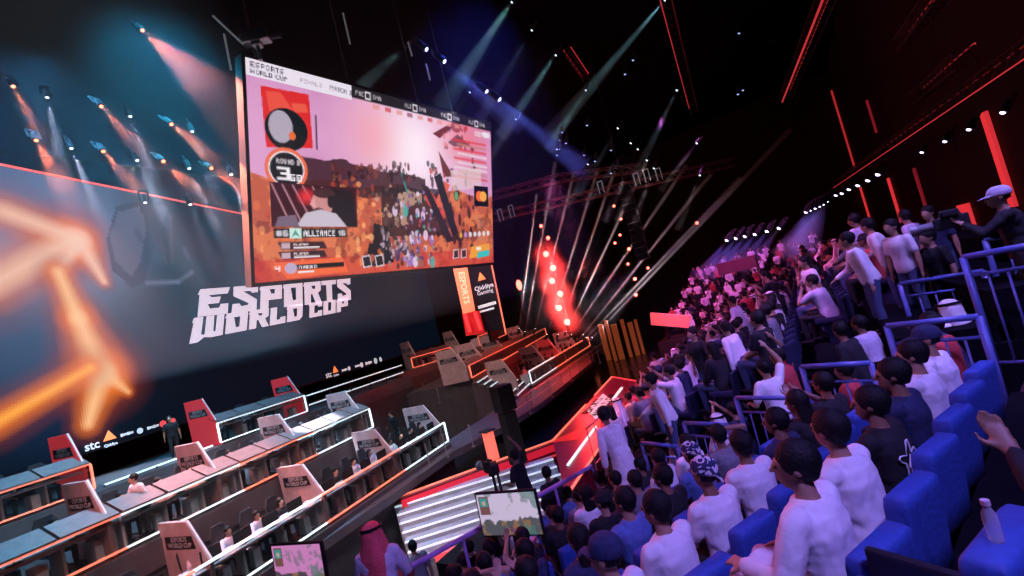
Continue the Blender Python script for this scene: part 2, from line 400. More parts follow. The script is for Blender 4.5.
def proto(key, **kw):
    if key not in PROTO: PROTO[key] = person_parts(**kw)
    return PROTO[key]
def part_mat(part, skin, cloth, legs, cap):
    return {'body': skin, 'shirt': cloth, 'robe': cloth, 'trousers': legs, 'shoes': SHOE, 'hair': HAIRM, 'cap': cap, 'bandana': BANDANA,
            'headscarf': cap, 'head_cord': HAIRM, 'eyes': EYE_M}[part]
N_PEOPLE = [0]
def near_person(key, loc, rotz, label, skin=0, cloth='white', legs='denim', cap='navy', group=None, scale=1.0, category='person'):
    parts, info = PROTO[key]
    t = thing('person', label, category, loc, rotz, group); t.scale = (scale,) * 3; N_PEOPLE[0] += 1
    for k, me in parts.items():
        if not me.materials: me.materials.append(SKIN[0])
        o = bpy.data.objects.new(k, me); COL.objects.link(o); o.parent = t
        sl = o.material_slots[0]; sl.link = 'OBJECT'
        sl.material = part_mat(k, SKIN[skin], CLOTH[cloth], CLOTH[legs], CLOTH.get(cap) or CHECK)
    return t
FAR = {}
def far_mesh(key, skin=0, cloth='white', legs='denim', cap='navy'):
    kk = (key, skin, cloth, legs, cap)
    if kk in FAR: return FAR[kk]
    parts, info = PROTO[key]; bm = B(); mats = []
    for i, (k, me) in enumerate(parts.items()):
        n0 = len(bm.faces); bm.from_mesh(me); bm.faces.ensure_lookup_table()
        for f in bm.faces[n0:]: f.material_index = i
        mats.append(part_mat(k, SKIN[skin], CLOTH[cloth], CLOTH[legs], CLOTH.get(cap) or CHECK))
    me = bpy.data.meshes.new('person'); bm.to_mesh(me); bm.free()
    for m in mats: me.materials.append(m)
    FAR[kk] = me; return me
def far_person(key, loc, rotz, label, group, skin=0, cloth='white', legs='denim', cap='navy', scale=1.0):
    o = bpy.data.objects.new('person', far_mesh(key, skin, cloth, legs, cap)); COL.objects.link(o)
    o.location = loc; o.rotation_euler = (0, 0, rotz); o.scale = (scale,) * 3; N_PEOPLE[0] += 1
    return tag(o, label, 'person', group)
# prototypes -------------------------------------------------------
for nm, kw in {
 'sitA': dict(pose='sit', fine=True, yaw=.35, lean=.02), 'sitB': dict(pose='sit', fine=True, yaw=-.15, shirt='long', lean=.12),
 'sitCap': dict(pose='sit', fine=True, yaw=.5, hair='cap', lean=.05), 'sitBald': dict(pose='sit', fine=True, yaw=.25, hair='bald', shirt='long', lean=.15),
 'sitPhone': dict(pose='sit', fine=True, yaw=.1, arms={-1: (-.10, .42, 1.02), 1: (.10, .42, 1.02)}, lean=.02),
 'sitBand': dict(pose='sit', fine=True, yaw=.1, hair='bandana'), 'sitLong': dict(pose='sit', fine=True, hair='long', yaw=.2, shirt='long'),
 'sitRobe': dict(pose='sit', fine=True, shirt='robe', yaw=.45, lean=.05, arms={-1: (-.24, .30, .68), 1: (.18, .3, .62)}),
 'sitHead': dict(pose='sit', fine=True, yaw=-.2, arms={1: (.13, .10, 1.20), -1: (-.12, .35, .6)}),
 'sleeve': dict(pose='sit', fine=True, shirt='long', arms={-1: (-.16, .34, 1.22), 1: (.2, .12, .62)}),
 'robeWalk': dict(pose='stand', fine=True, shirt='robe', hair='curly', lean=.35, yaw=.3, tilt=.2, feet=((-.16, -.22, .09), (.2, .22, .09)), arms={-1: (-.26, .15, .72), 1: (.30, .3, .80)}),
 'ghutra': dict(pose='stand', fine=True, shirt='robe', hair='headscarf', lean=.04, yaw=-.5, arms={-1: (-.15, .33, 1.05), 1: (.2, .32, 1.02)}),
 'camCap': dict(pose='stand', fine=True, shirt='long', hair='cap', lean=.1, yaw=.2, arms={-1: (-.12, .42, 1.38), 1: (.16, .34, 1.30)}),
 'fSit': dict(pose='sit', lean=.08), 'fSit2': dict(pose='sit', lean=.3, yaw=.4, arms={-1: (-.1, .34, 1.0), 1: (.12, .35, .62)}),
 'fSit3': dict(pose='sit', hair='cap', yaw=-.3), 'fSitR': dict(pose='sit', shirt='robe', hair='headscarf', yaw=.2), 'fSitL': dict(pose='sit', hair='long', yaw=.2, shirt='long'),
 'fPhone': dict(pose='sit', arms={-1: (-.08, .38, 1.2), 1: (.08, .38, 1.2)}),
 'fSt': dict(pose='stand'), 'fSt2': dict(pose='stand', arms={-1: (-.1, .36, 1.38), 1: (.12, .34, 1.36)}, yaw=.3), 'fSt3': dict(pose='stand', lean=.25, yaw=-.4, shirt='long', arms={1: (.2, .4, 1.0)}),
 'fStR': dict(pose='stand', shirt='robe', hair='short'), 'fArm': dict(pose='stand', arms={1: (.25, .2, 1.85), -1: (-.2, .3, 1.1)}),
 'play': dict(pose='sit', lean=.18, arms={-1: (-.17, .42, .80), 1: (.17, .42, .80)}), 'playL': dict(pose='sit', lean=.15, hair='long', arms={-1: (-.17, .42, .80), 1: (.17, .42, .80)}),
}.items(): PROTO[nm] = person_parts(**kw)
# ------------------------------------------------------------------ setting
M_floor = mat('floor_black_vinyl', (.02, .02, .024), .28, noise=.3, scale=2)
M_dark = mat('dark_steel', (.02, .021, .025), .55)
M_black = mat('matt_black', (.006, .006, .008), .8)
M_grey = mat('stage_grey_panel', (.17, .15, .155), .5, noise=.15, scale=3)
M_fascia = mat('fascia_grey', (.085, .08, .09), .45, noise=.15, scale=3)
M_hood = mat('hood_brushed_panel', (.14, .105, .105), .6, noise=.15, scale=5)
M_fin = mat('fin_brushed_panel', (.42, .32, .32), .45, noise=.15, scale=3)
M_finred = mat('fin_red_lit_acrylic', (.5, .03, .04), .4, emit=.35, ecol=(.8, .05, .07))
M_plate = mat('name_plate_black', (.012, .012, .015), .4)
M_letter = mat('plate_letter_grey', (.35, .33, .34), .5)
M_ledW = mat('led_white', (.9, 1, 1), .4, emit=1.1, ecol=(.75, .93, 1))
M_ledWd = mat('led_white_soft', (.9, 1, 1), .4, emit=.75, ecol=(.7, .86, .95))
M_ledO = mat('led_orange', (1, .4, .25), .4, emit=1.25, ecol=(1, .17, .09))
M_ledR = mat('led_red', (1, .1, .1), .4, emit=1.5, ecol=(1, .03, .04))
M_ledRd = mat('led_red_dim', (1, .1, .1), .4, emit=.5, ecol=(1, .05, .06))
M_glass = mat('desk_glass', (.02, .03, .035), .08, alpha=.28, noise=0)
M_screen = mat('monitor_glow', (.3, .35, .4), .4, emit=.35, ecol=(.6, .8, .9))
M_alu = mat('aluminium', (.42, .43, .45), .4, metal=.7)
M_wall = mat('wall_black_drape', (.003, .004, .007), .9, noise=.3, scale=1)
M_concrete = mat('terrace_dark_carpet', (.006, .006, .009), .95, spec=.05, noise=.2, scale=6)

bm = B(); box(bm, (-12, 26, -.1), (55, 76, .2)); struct('floor', bm, M_floor)
bm = B(); box(bm, (-12, 26, 24.1), (55, 76, .2)); struct('ceiling', bm, mat('ceiling_black', (.002, .003, .004), .95, spec=.05))
bm = B(); box(bm, (6.75, 26, 12), (.3, 76, 24)); struct('wall_right', bm, M_wall)
bm = B(); box(bm, (-12, 60, 12), (55, .3, 24)); struct('wall_back', bm, M_wall)
bm = B(); box(bm, (-37.5, 26, 12), (.3, 76, 24)); struct('wall_left', bm, M_wall)
bm = B(); box(bm, (-12, -10, 12), (55, .3, 24)); struct('wall_rear', bm, M_wall)

# ------------------------------------------------------------------ picture grids for LED surfaces
class Canvas:
    def __init__(s, w, h, ss=2):
        s.w, s.h = w * ss, h * ss; s.ss = ss; s.a = np.zeros((s.h, s.w, 3)); yy, xx = np.mgrid[0:s.h, 0:s.w]
        s.x = (xx + .5) / s.w; s.y = (yy + .5) / s.h
    def put(s, m, c, k=1.0):
        m = (np.clip(m, 0, 1) * k)[..., None]; s.a = s.a * (1 - m) + np.array(c) * m
    def poly(s, pts, c, k=1.0):
        inside = np.zeros(s.x.shape, bool); n = len(pts)
        for i in range(n):
            (x0, y0), (x1, y1) = pts[i], pts[(i + 1) % n]
            if y0 == y1: continue
            cnd = ((y0 > s.y) != (y1 > s.y)) & (s.x < (x1 - x0) * (s.y - y0) / (y1 - y0) + x0); inside ^= cnd
        s.put(inside.astype(float), c, k)
    def rect(s, x0, y0, x1, y1, c, k=1.0): s.put(((s.x >= x0) & (s.x < x1) & (s.y >= y0) & (s.y < y1)).astype(float), c, k)
    def ell(s, cx, cy, rx, ry, c, k=1.0, soft=0):
        d = np.sqrt(((s.x - cx) / rx) ** 2 + ((s.y - cy) / ry) ** 2)
        s.put(np.clip((1 - d) / soft, 0, 1) if soft else (d < 1).astype(float), c, k)
    def seg(s, p, q, w, c, k=1.0, asp=1.0, soft=1.0, w1=None):
        """glowing tapered stroke; asp = height / width of the surface"""
        px, py, qx, qy = p[0], p[1] * asp, q[0], q[1] * asp; X, Y = s.x, s.y * asp
        dx, dy = qx - px, qy - py; t = np.clip(((X - px) * dx + (Y - py) * dy) / (dx * dx + dy * dy + 1e-9), 0, 1)
        d = np.hypot(X - px - t * dx, Y - py - t * dy); ww = w + (((w1 if w1 is not None else w) - w) * t)
        s.put(np.clip((1 - d / ww) / soft, 0, 1), c, k)
    def noise(s, seed, sc, asp=1.0):
        r = np.random.RandomState(seed); out = np.zeros(s.x.shape); amp = 1
        for o in range(4):
            n = int(sc * 2 ** o); g = r.rand(int(n * asp) + 3, n + 3); fx = s.x * n; fy = s.y * n * asp
            ix, iy = fx.astype(int), fy.astype(int); u, v = fx - ix, fy - iy; u = u * u * (3 - 2 * u); v = v * v * (3 - 2 * v)
            out += amp * (g[iy, ix] * (1 - u) * (1 - v) + g[iy, ix + 1] * u * (1 - v) + g[iy + 1, ix] * (1 - u) * v + g[iy + 1, ix + 1] * u * v); amp *= .55
        return (out - out.min()) / (out.max() - out.min())
    def down(s): return s.a.reshape(s.h // s.ss, s.ss, s.w // s.ss, s.ss, 3).mean((1, 3))
FONT = {'A': '.#.#.####.##.#', }
G5 = {'A': ("0110", "1001", "1111", "1001", "1001"), 'B': ("1110", "1001", "1110", "1001", "1110"), 'C': ("0111", "1000", "1000", "1000", "0111"), 'D': ("1110", "1001", "1001", "1001", "1110"),
      'E': ("1111", "1000", "1110", "1000", "1111"), 'F': ("1111", "1000", "1110", "1000", "1000"), 'G': ("0111", "1000", "1011", "1001", "0111"), 'H': ("1001", "1001", "1111", "1001", "1001"),
      'I': ("111", "010", "010", "010", "111"), 'L': ("1000", "1000", "1000", "1000", "1111"), 'M': ("10001", "11011", "10101", "10001", "10001"), 'N': ("1001", "1101", "1011", "1001", "1001"),
      'O': ("0110", "1001", "1001", "1001", "0110"), 'P': ("1110", "1001", "1110", "1000", "1000"), 'R': ("1110", "1001", "1110", "1010", "1001"), 'S': ("0111", "1000", "0110", "0001", "1110"),
      'T': ("111", "010", "010", "010", "010"), 'U': ("1001", "1001", "1001", "1001", "0110"), 'W': ("10001", "10001", "10101", "11011", "10001"), 'K': ("1001", "1010", "1100", "1010", "1001"),
      'X': ("101", "101", "010", "101", "101"), 'Y': ("101", "101", "010", "010", "010"), '3': ("1111", "0001", "0111", "0001", "1111"), '6': ("1111", "1000", "1111", "1001", "1111"), '8': ("1111", "1001", "1111", "1001", "1111"),
      '1': ("01", "11", "01", "01", "01"), '4': ("1001", "1001", "1111", "0001", "0001"), '0': ("111", "101", "101", "101", "111"), '5': ("111", "100", "111", "001", "111"), '#': ("01010", "11111", "01010", "11111", "01010"), ' ': ("00",) * 5}
def ctext(cv, s, x, y, h, c, asp, k=1.0, wide=1.0):
    """small block lettering; x,y top-left, h height (0..1 of canvas height)"""
    cell = h / 5; cw = cell * asp * wide
    for ch in s:
        g = G5.get(ch, G5[' '])
        for r, row in enumerate(g):
            for i, b in enumerate(row):
                if b == '1': cv.rect(x + i * cw, y + r * cell, x + (i + 1) * cw + 1e-4, y + (r + 1) * cell + 1e-4, c, k)
        x += (len(g[0]) + 1) * cw
    return x
def led_grid(name, cv, P0, ux, uy, m, parent=None, lift=(0, 0, 0)):
    """cv painted over the parallelogram P0 (top left), ux (to the right), uy (down), one cell per LED block"""
    a = cv.down() if isinstance(cv, Canvas) else cv; h, w = a.shape[:2]
    P0, ux, uy, lift = Vector(P0), Vector(ux), Vector(uy), Vector(lift)
    xs = np.linspace(0, 1, w + 1); ys = np.linspace(0, 1, h + 1); gx, gy = np.meshgrid(xs, ys)
    V = np.array(P0 + lift)[None] + gx.reshape(-1, 1) * np.array(ux)[None] + gy.reshape(-1, 1) * np.array(uy)[None]
    i = np.arange(h * (w + 1)).reshape(h, w + 1)[:, :-1].reshape(-1)
    Fc = np.stack([i, i + w + 1, i + w + 2, i + 1], 1)
    me = bpy.data.meshes.new(name); me.vertices.add(len(V)); me.vertices.foreach_set('co', V.reshape(-1))
    me.loops.add(len(Fc) * 4); me.loops.foreach_set('vertex_index', Fc.reshape(-1)); me.polygons.add(len(Fc))
    me.polygons.foreach_set('loop_start', np.arange(0, len(Fc) * 4, 4)); me.polygons.foreach_set('loop_total', np.full(len(Fc), 4)); me.update()
    at = me.color_attributes.new('led', 'FLOAT_COLOR', 'CORNER')
    c = np.concatenate([a.reshape(-1, 3), np.ones((h * w, 1))], 1); at.data.foreach_set('color', np.repeat(c, 4, 0).reshape(-1).astype(np.float32))
    me.materials.append(m); o = bpy.data.objects.new(name, me); COL.objects.link(o)
    if parent is not None: o.parent = parent
    return o
def lin(r, g, b): return tuple(((x / 255) / 12.92 if x / 255 <= .04045 else ((x / 255 + .055) / 1.055) ** 2.4) for x in (r, g, b))

# ------------------------------------------------------------------ LED back wall with its artwork
WA = at_z(84, 448, EYE.z - .95); WB = at_z(387, 358, EYE.z - .95)
wd = (WB - WA); wd.z = 0; wd.normalize(); wn = Vector((wd.y, -wd.x, 0))
W0 = WA - wd * 13; W0.z = 0; WZ0, WZ1 = 5.9, 17.4
wl = (at_plane(455, 300, WA, wn) - W0).dot(wd)
def wxy(px, py):
    p = at_plane(px, py, WA, wn); return ((p - W0).dot(wd) / wl, (WZ1 - p.z) / (WZ1 - WZ0))
wasp = (WZ1 - WZ0) / wl
cv = Canvas(640, int(640 * wasp), 1)
cv.put(np.ones(cv.x.shape), lin(5, 14, 26))
def glow(px, py, r, c, k):
    x, y = wxy(px, py); d = np.hypot(cv.x - x, (cv.y - y) * wasp) / r; cv.put(np.exp(-d * d * 2.2), c, k)
def stroke(a, b, w, c, k=1, soft=1, w1=None): cv.seg(wxy(*a), wxy(*b), w, c, k, wasp, soft, w1)
glow(12, 225, .09, lin(175, 190, 225), .9); glow(-5, 175, .07, lin(50, 80, 120), .7); glow(22, 345, .05, lin(35, 80, 115), .8); glow(70, 215, .05, lin(100, 100, 140), .5)
glow(45, 400, .05, lin(20, 45, 80), .6)
cream, org, deep = lin(245, 200, 175), lin(255, 130, 45), lin(150, 55, 30)
for w, c, k in ((.036, deep, .55), (.022, org, .6), (.012, cream, .85)):
    stroke((-10, 285), (66, 243), w, c, k, 1); stroke((5, 212), (80, 240), w * .8, c, k, 1); stroke((78, 238), (104, 282), w * .9, c, k, 1, w * .3)
    stroke((76, 246), (58, 272), w * .55, c, k); 
for w, c, k in ((.034, deep, .6), (.022, org, .8), (.011, lin(255, 205, 150), .8)):
    stroke((58, 272), (78, 318), w * .5, c, k, 1, w * .7); stroke((78, 318), (102, 372), w * .7, c, k, 1, w * 1.2); stroke((102, 372), (88, 424), w, c, k, 1, w * .5); stroke((104, 372), (128, 392), w * .8, c, k * .8, 1, w * .25)
for w, c, k in ((.020, deep, .6), (.012, org, .9), (.005, lin(255, 180, 80), .8)): stroke((-6, 424), (90, 368), w, c, k)
cv.poly([wxy(*p) for p in ((116, 206), (128, 203), (168, 206), (158, 240), (150, 262), (144, 283), (132, 288), (112, 270), (106, 240))], lin(58, 56, 74), .85)
cv.poly([wxy(*p) for p in ((118, 212), (140, 206), (146, 230), (140, 262), (131, 277), (116, 262), (110, 236))], lin(104, 98, 118), .7)
for a, b in (((152, 208), (166, 226)), ((158, 232), (164, 250)), ((160, 246), (166, 262)), ((170, 216), (172, 262)), ((184, 248), (188, 258)), ((155, 240), (160, 245)), ((137, 232), (141, 240))):
    stroke(a, b, .0035, lin(70, 60, 76), .8)
stroke((147, 283), (178, 282), .003, lin(120, 120, 140), .8); stroke((178, 282), (192, 272), .003, lin(110, 110, 130), .6)
glow(455, 320, .03, lin(150, 40, 25), .5)  # reddish beam glow at the wall end, painted into the picture
led_wall = thing('led_wall', 'huge dark blue LED wall behind the desks with blurred orange swoosh and white title', 'led wall', (0, 0, 0))
bm = B(); fw = Frame(W0, wd); fbox(bm, fw, -.05, wl + .05, -.35, -.02, WZ0 - .1, WZ1 + .1); obj('wall_panel_frame', bm, M_black, led_wall)
M_wallled = vcol_mat('led_wall_picture', 1.0)
led_grid('display', cv, W0 + Vector((0, 0, WZ1)), wd * wl, Vector((0, 0, WZ0 - WZ1)), M_wallled, led_wall, wn * .01)
bm = B(); bar(bm, fw.p(0, .03, WZ1 + .05), fw.p(wl, .03, WZ1 + .05), .07, .07); obj('light_strip', bm, mat('led_pink_thin', (1, .3, .2), .4, emit=1.1, ecol=(1, .12, .1)), led_wall)
# big title in cut block letters (cells of 4 x 6, holes left by separate pieces)
LET = {
 'E': (4.2, [[(0, 6), (4.2, 6), (3.9, 4.6), (1.1, 4.6), (1.6, 4), (2.9, 4), (2.7, 2.6), (1.1, 2.6), (1.5, 1.5), (2.9, 1.5), (3, 2.3), (4.1, 2.3), (4.1, 0), (0, 0), (0, 4.8), (-.25, 4.8)]]),
 'S': (4.2, [[(0.1, 6), (4.2, 6), (4.1, 4.3), (3.2, 4.3), (2.9, 4.8), (1.5, 4.8), (4.0, 2.6), (4.0, 0), (0, 0), (.1, 2.0), (1.1, 2.0), (1.4, 1.3), (2.6, 1.5), (2.7, 1.9), (0.1, 3.9)]]),
 'P': (4.0, [[(0, 6), (4, 6), (4, 2.2), (1.4, 2.2), (1.4, 0), (0, 0), (0, 4.7), (-.25, 4.7)], None, [(1.5, 4.8), (2.7, 4.8), (2.7, 3.6), (1.9, 3.6)]]),
 'O': (4.0, [[(0, 6), (4, 6), (4, 0), (0, 0), (0, 4.7), (-.25, 4.7)], None, [(1.3, 4.7), (2.6, 4.7), (2.6, 1.6), (1.8, 1.4)]]),
 'R': (4.0, [[(0, 6), (4, 6), (4, 3.4), (3.2, 2.8), (4.2, 0), (2.8, 0), (1.9, 2.6), (1.4, 2.6), (1.4, 0), (0, 0), (0, 4.7), (-.25, 4.7)], None, [(1.5, 4.8), (2.7, 4.8), (2.7, 3.9), (1.9, 3.9)]]),
 'T': (3.6, [[(-.2, 6), (3.8, 6), (3.7, 4.7), (2.5, 4.7), (2.5, 0), (1.1, 0), (1.1, 4.7), (-.2, 4.7)]]),
 'W': (5.0, [[(0, 6), (1.4, 6), (1.3, 1.2), (2.0, .9), (2.0, 6), (3.2, 6), (3.3, 1.5), (3.8, 1.3), (3.8, 6), (5, 6), (5, 0), (3.0, 0), (1.9, .4), (.9, -.7), (-.3, -.7), (0, 4.7), (-.25, 4.7)]]),
 'L': (3.6, [[(0, 6), (1.4, 6), (1.4, 1.5), (2.3, 1.5), (2.5, 2.3), (3.6, 2.3), (3.6, 0), (0, 0)]]),
 'D': (4.0, [[(0, 6), (4, 6), (4, 1.2), (3.2, 0), (0, 0), (0, 4.7), (-.25, 4.7)], None, [(1.3, 4.7), (2.6, 4.7), (2.6, 1.6), (1.8, 1.4)]]),
 'C': (3.8, [[(0, 6), (3.8, 6), (3.8, 4.0), (2.7, 4.0), (2.5, 4.7), (1.3, 4.7), (1.3, 1.5), (2.5, 1.5), (2.7, 2.3), (3.8, 2.3), (3.8, 0), (0, 0), (0, 4.7), (-.25, 4.7)]]),
 'U': (4.0, [[(0, 6), (1.4, 6), (1.4, 1.5), (2.4, 1.4), (2.6, 1.9), (2.6, 6), (4, 6), (4, 0), (0, 0)]]),
}
def word_mesh(words_, total_w, hgt, shear=.18):
    """lettering in local x,z: width total_w, height hgt"""
    adv = 0; lay = []
    for ch in words_:
        if ch == ' ': adv += 1.6; continue
        lay.append((ch, adv)); adv += LET[ch][0] + .55
    adv -= .55; sx = total_w / adv; sz = hgt / 6
    cu = bpy.data.curves.new('w', 'CURVE'); cu.dimensions = '2D'; cu.fill_mode = 'BOTH'; cu.extrude = .02
    for ch, a in lay:
        for poly in LET[ch][1]:
            if poly is None: continue
            sp = cu.splines.new('POLY'); sp.points.add(len(poly) - 1); sp.use_cyclic_u = True
            for i, (x, y) in enumerate(poly): sp.points[i].co = ((x + a) * sx + (y * shear * sx), y * sz, 0, 1)
    o = bpy.data.objects.new('w', cu); COL.objects.link(o); dg = bpy.context.evaluated_depsgraph_get()
    me = bpy.data.meshes.new_from_object(o.evaluated_get(dg)); bpy.data.objects.remove(o); return me
M_title = mat('title_lilac_white', (.8, .75, .85), .5, emit=.82, ecol=lin(232, 222, 240))
def title_line(s, tl, tr, bl, br):
    a, b, c, d = (at_plane(*p, WA, wn) for p in (tl, tr, bl, br))
    me = word_mesh(s, (d - c).length * .97, 1.0); M = Matrix.Identity(4)
    # each line is set on its own baseline, its height growing along the word as on the wall picture
    h0, h1 = (a - c).length, (b - d).length; L = (d - c).length
    e = (d - c).normalized(); upv = Vector((0, 0, 1))
    for v in me.vertices:
        t = v.co.x / L; v.co = c + e * v.co.x + upv * (v.co.y * (h0 + (h1 - h0) * t)) + wn * (.05 + v.co.z)
    me.materials.append(M_title); o = bpy.data.objects.new('title_lettering', me); COL.objects.link(o); o.parent = led_wall
title_line('ESPORTS', (198, 291), (354, 280), (197, 317), (354, 299.5)); title_line('WORLD CUP', (194, 320), (353, 301.5), (191, 341), (350, 310))
# sponsor marks along the foot of the wall
def wall_mark(s, px, py, size, m, kind='text'):
    p = at_plane(px, py, WA, wn) + wn * .05; k_ = .62 if px < 200 else .8; size = size * k_
    if kind == 'text': text_on('sponsor_mark', s, size, p, wd, (0, 0, 1), m, led_wall)
    elif kind == 'tri':
        bm = B(); prism(bm, [p - wd * .4 * k_, p + wd * .4 * k_, p + Vector((0, 0, .62 * k_))], wn * .02)
        obj('sponsor_mark', bm, mat('mark_orange', (1, .3, .1), emit=1.2, ecol=(1, .22, .06)), led_wall)
        text_on('sponsor_mark', 'Qiddiya', .26 * k_, p - Vector((0, 0, .2)), wd, (0, 0, 1), m, led_wall)
    elif kind == 'bars':
        bm = B()
        for a_, b_, h_ in ((-1.2, -.75, .30), (-.65, -.1, .22), (0, .5, .30), (.6, 1.2, .22)): fbox(bm, Frame(p, wd), a_ * size, b_ * size, 0, .02, p.z - h_ * size, p.z + h_ * size)
        obj('sponsor_mark', bm, m, led_wall)
    else:
        bm = B(); cyl(bm, p, p + wn * .02, size, 16); obj('sponsor_mark', bm, m, led_wall)
M_mark = mat('mark_white', (.8, .8, .85), emit=.6, ecol=(.75, .78, .85)); M_markr = mat('mark_red', (.9, .1, .1), emit=.8, ecol=(.9, .06, .06))
for px, py, s, z, k in ((91, 446, 'stc', .75, 'text'), (109, 440, '', 0, 'tri'), (126, 434, '', .34, 'bars'), (139, 431, '', .2, 'dot'), (152, 427, '', .34, 'bars'), (162, 424, '', .24, 'red'), (172, 421, '', .2, 'red'),
                        (328, 375, 'stc', .75, 'text'), (335, 372.5, '', 0, 'tri'), (344, 370, '', .36, 'bars'), (348.5, 368.5, '', .2, 'dot'), (357, 366, '', .36, 'bars'), (361, 365, '', .26, 'dot'), (368, 363, '', .5, 'bars'), (375, 361, '', .32, 'dot'), (380, 359.5, '', .26, 'dot')):
    wall_mark(s, px, py, z, M_markr if k == 'red' else M_mark, 'dot' if k == 'red' else k)

# ------------------------------------------------------------------ hanging main screen
def fit_screen():
    TL, TR, BL, BR = (sight(*p) for p in ((245, 57), (490, 123), (238, 283), (487, 262)))
    k2 = TL.cross(BR).dot(BL) / TR.cross(BR).dot(BL); k3 = TL.cross(BR).dot(TR) / BL.cross(BR).dot(TR)
    a = TR * k2 - TL; b = BL * k3 - TL
    s = 12.6 / a.length
    return EYE + TL * s, a * s, b * s
S0, SX, SY = fit_screen()
SXn = SX.normalized(); SYn = (SY - SXn * SY.dot(SXn) * .55).normalized(); SY = SYn * SY.length; SN = SYn.cross(SXn).normalized() * -1
if SN.dot(EYE - S0) < 0: SN = -SN
asp = SY.length / SX.length
def hom():
    src = [(245, 57), (490, 123), (238, 283), (487, 262)]; dst = [(0, 0), (1, 0), (0, 1), (1, 1)]; A = []
    for (x, y), (u, v) in zip(src, dst): A += [[x, y, 1, 0, 0, 0, -u * x, -u * y, -u], [0, 0, 0, x, y, 1, -v * x, -v * y, -v]]
    return np.linalg.svd(np.array(A, float))[2][-1].reshape(3, 3)
HM = hom()
def sxy(px, py):
    q = HM @ np.array([px, py, 1.0]); return (q[0] / q[2], q[1] / q[2])
cv = Canvas(300, int(300 * asp), 2); x, y = cv.x, cv.y; n1 = cv.noise(3, 5, asp); n2 = cv.noise(5, 14, asp); n3 = cv.noise(9, 30, asp)
# sky: pink, white-hot towards the middle; ground: rust and brown
cv.a[:] = np.array(lin(222, 160, 205)); cv.put(np.clip(n1 * 1.6 - .5, 0, 1), lin(190, 120, 175), .6)
cv.put(np.exp(-(((x - .57) / .19) ** 2 + ((y - .28) / .34) ** 2)), lin(255, 236, 250), 1); cv.put(np.exp(-(((x - .40) / .10) ** 2 + ((y - .25) / .2) ** 2)), lin(255, 140, 130), .45)
cv.put(np.exp(-(((x - .84) / .14) ** 2 + ((y - .15) / .2) ** 2)), lin(245, 120, 115), .6)
hor = .52 + .02 * np.sin(x * 22) + .05 * (n1 - .5)
cv.put((y > hor).astype(float), lin(196, 92, 68), 1); cv.put(((y > hor) & (n2 > .5)).astype(float), lin(235, 135, 85), .6); cv.put(((y > hor) & (n3 > .6)).astype(float), lin(110, 45, 45), .6)
cv.put((y > .9) * 1.0, lin(205, 40, 45), .6)
hill = .405 + .10 * np.abs(x - .28) ** .8 + .05 * (n2 - .5); cv.put(((y > hill) & (y < hill + .17 - .1 * np.abs(x - .3)) & (x > .14) & (x < .62)).astype(float), lin(62, 30, 40), .95)
cv.put(((x > .42) & (x < .70) & (y > .52 + .1 * (n2 - .5)) & (y < .80) & (n3 > .22)).astype(float), lin(45, 32, 40), .9)
cv.put(((x > .50) & (x < .60) & (y > .50) & (y < .86) & (n2 > .55)).astype(float), lin(190, 150, 130), .85)
cv.poly([sxy(*p) for p in ((352, 268), (366, 222), (380, 226), (384, 262))], lin(20, 18, 26)); cv.put(((x > .48) & (x < .60) & (y > .82) & (y < .99) & (n3 > .45)).astype(float), lin(150, 110, 100), .7)
for i in range(26):
    a = RND.uniform(388, 424); b = RND.uniform(205, 262); r = RND.uniform(.006, .014); cv.ell(*sxy(a, b), r, r / asp * 1.8, lin(*RND.choice([(150, 120, 190), (215, 190, 225), (120, 90, 160), (230, 205, 235), (70, 60, 110), (60, 170, 165)])), .85)
for i in range(30):
    a = RND.uniform(424, 470); b = RND.uniform(172, 240); r = RND.uniform(.006, .02); cv.ell(*sxy(a, b), r * .6, r / asp * 1.8, lin(*RND.choice([(40, 22, 30), (30, 20, 30), (60, 30, 36), (90, 45, 45)])), .9)
cv.poly([sxy(*p) for p in ((418, 196), (426, 190), (440, 212), (436, 222))], lin(215, 70, 60)); cv.poly([sxy(*p) for p in ((428, 206), (440, 180), (446, 184), (434, 214))], lin(225, 100, 80)); cv.poly([sxy(*p) for p in ((436, 150), (446, 168), (452, 176), (440, 176))], lin(110, 45, 45))
cv.poly([sxy(*p) for p in ((431, 133), (448, 124), (452, 127), (438, 138))], lin(110, 30, 35)); cv.ell(*sxy(455, 127), .03, .035, lin(150, 40, 45), .8); cv.poly([sxy(*p) for p in ((446, 142), (456, 134), (470, 146), (452, 146))], lin(90, 30, 40), .8)
cv.ell(*sxy(452, 193), .014, .05, lin(25, 30, 28)); cv.ell(*sxy(452, 195), .009, .03, lin(95, 170, 120))
cv.seg(sxy(313, 115), sxy(312, 148), .003, lin(40, 30, 50), 1, asp, .3); cv.seg(sxy(397, 172), sxy(402, 192), .004, lin(40, 150, 140), 1, asp, .3)
def dabs(n, x0, x1, y0, y1, cols, r0, r1, k=.85):
    for _ in range(n):
        cv.ell(*sxy(RND.uniform(x0, x1), RND.uniform(y0, y1)), RND.uniform(r0, r1), RND.uniform(r0, r1) / asp * 1.5, lin(*RND.choice(cols)), k)
dabs(70, 322, 372, 175, 262, [(240, 150, 90), (215, 100, 60), (180, 70, 50), (250, 180, 120), (140, 55, 45)], .004, .011, .7)
dabs(60, 325, 412, 163, 180, [(60, 30, 38), (90, 45, 48), (40, 22, 32), (130, 65, 60)], .004, .010, .8)
dabs(50, 366, 398, 178, 262, [(200, 160, 140), (60, 45, 50), (30, 24, 32), (150, 115, 100), (90, 70, 70)], .004, .009)
dabs(55, 372, 408, 228, 266, [(90, 75, 85), (40, 34, 42), (150, 130, 140), (70, 50, 60), (190, 165, 185)], .003, .008)
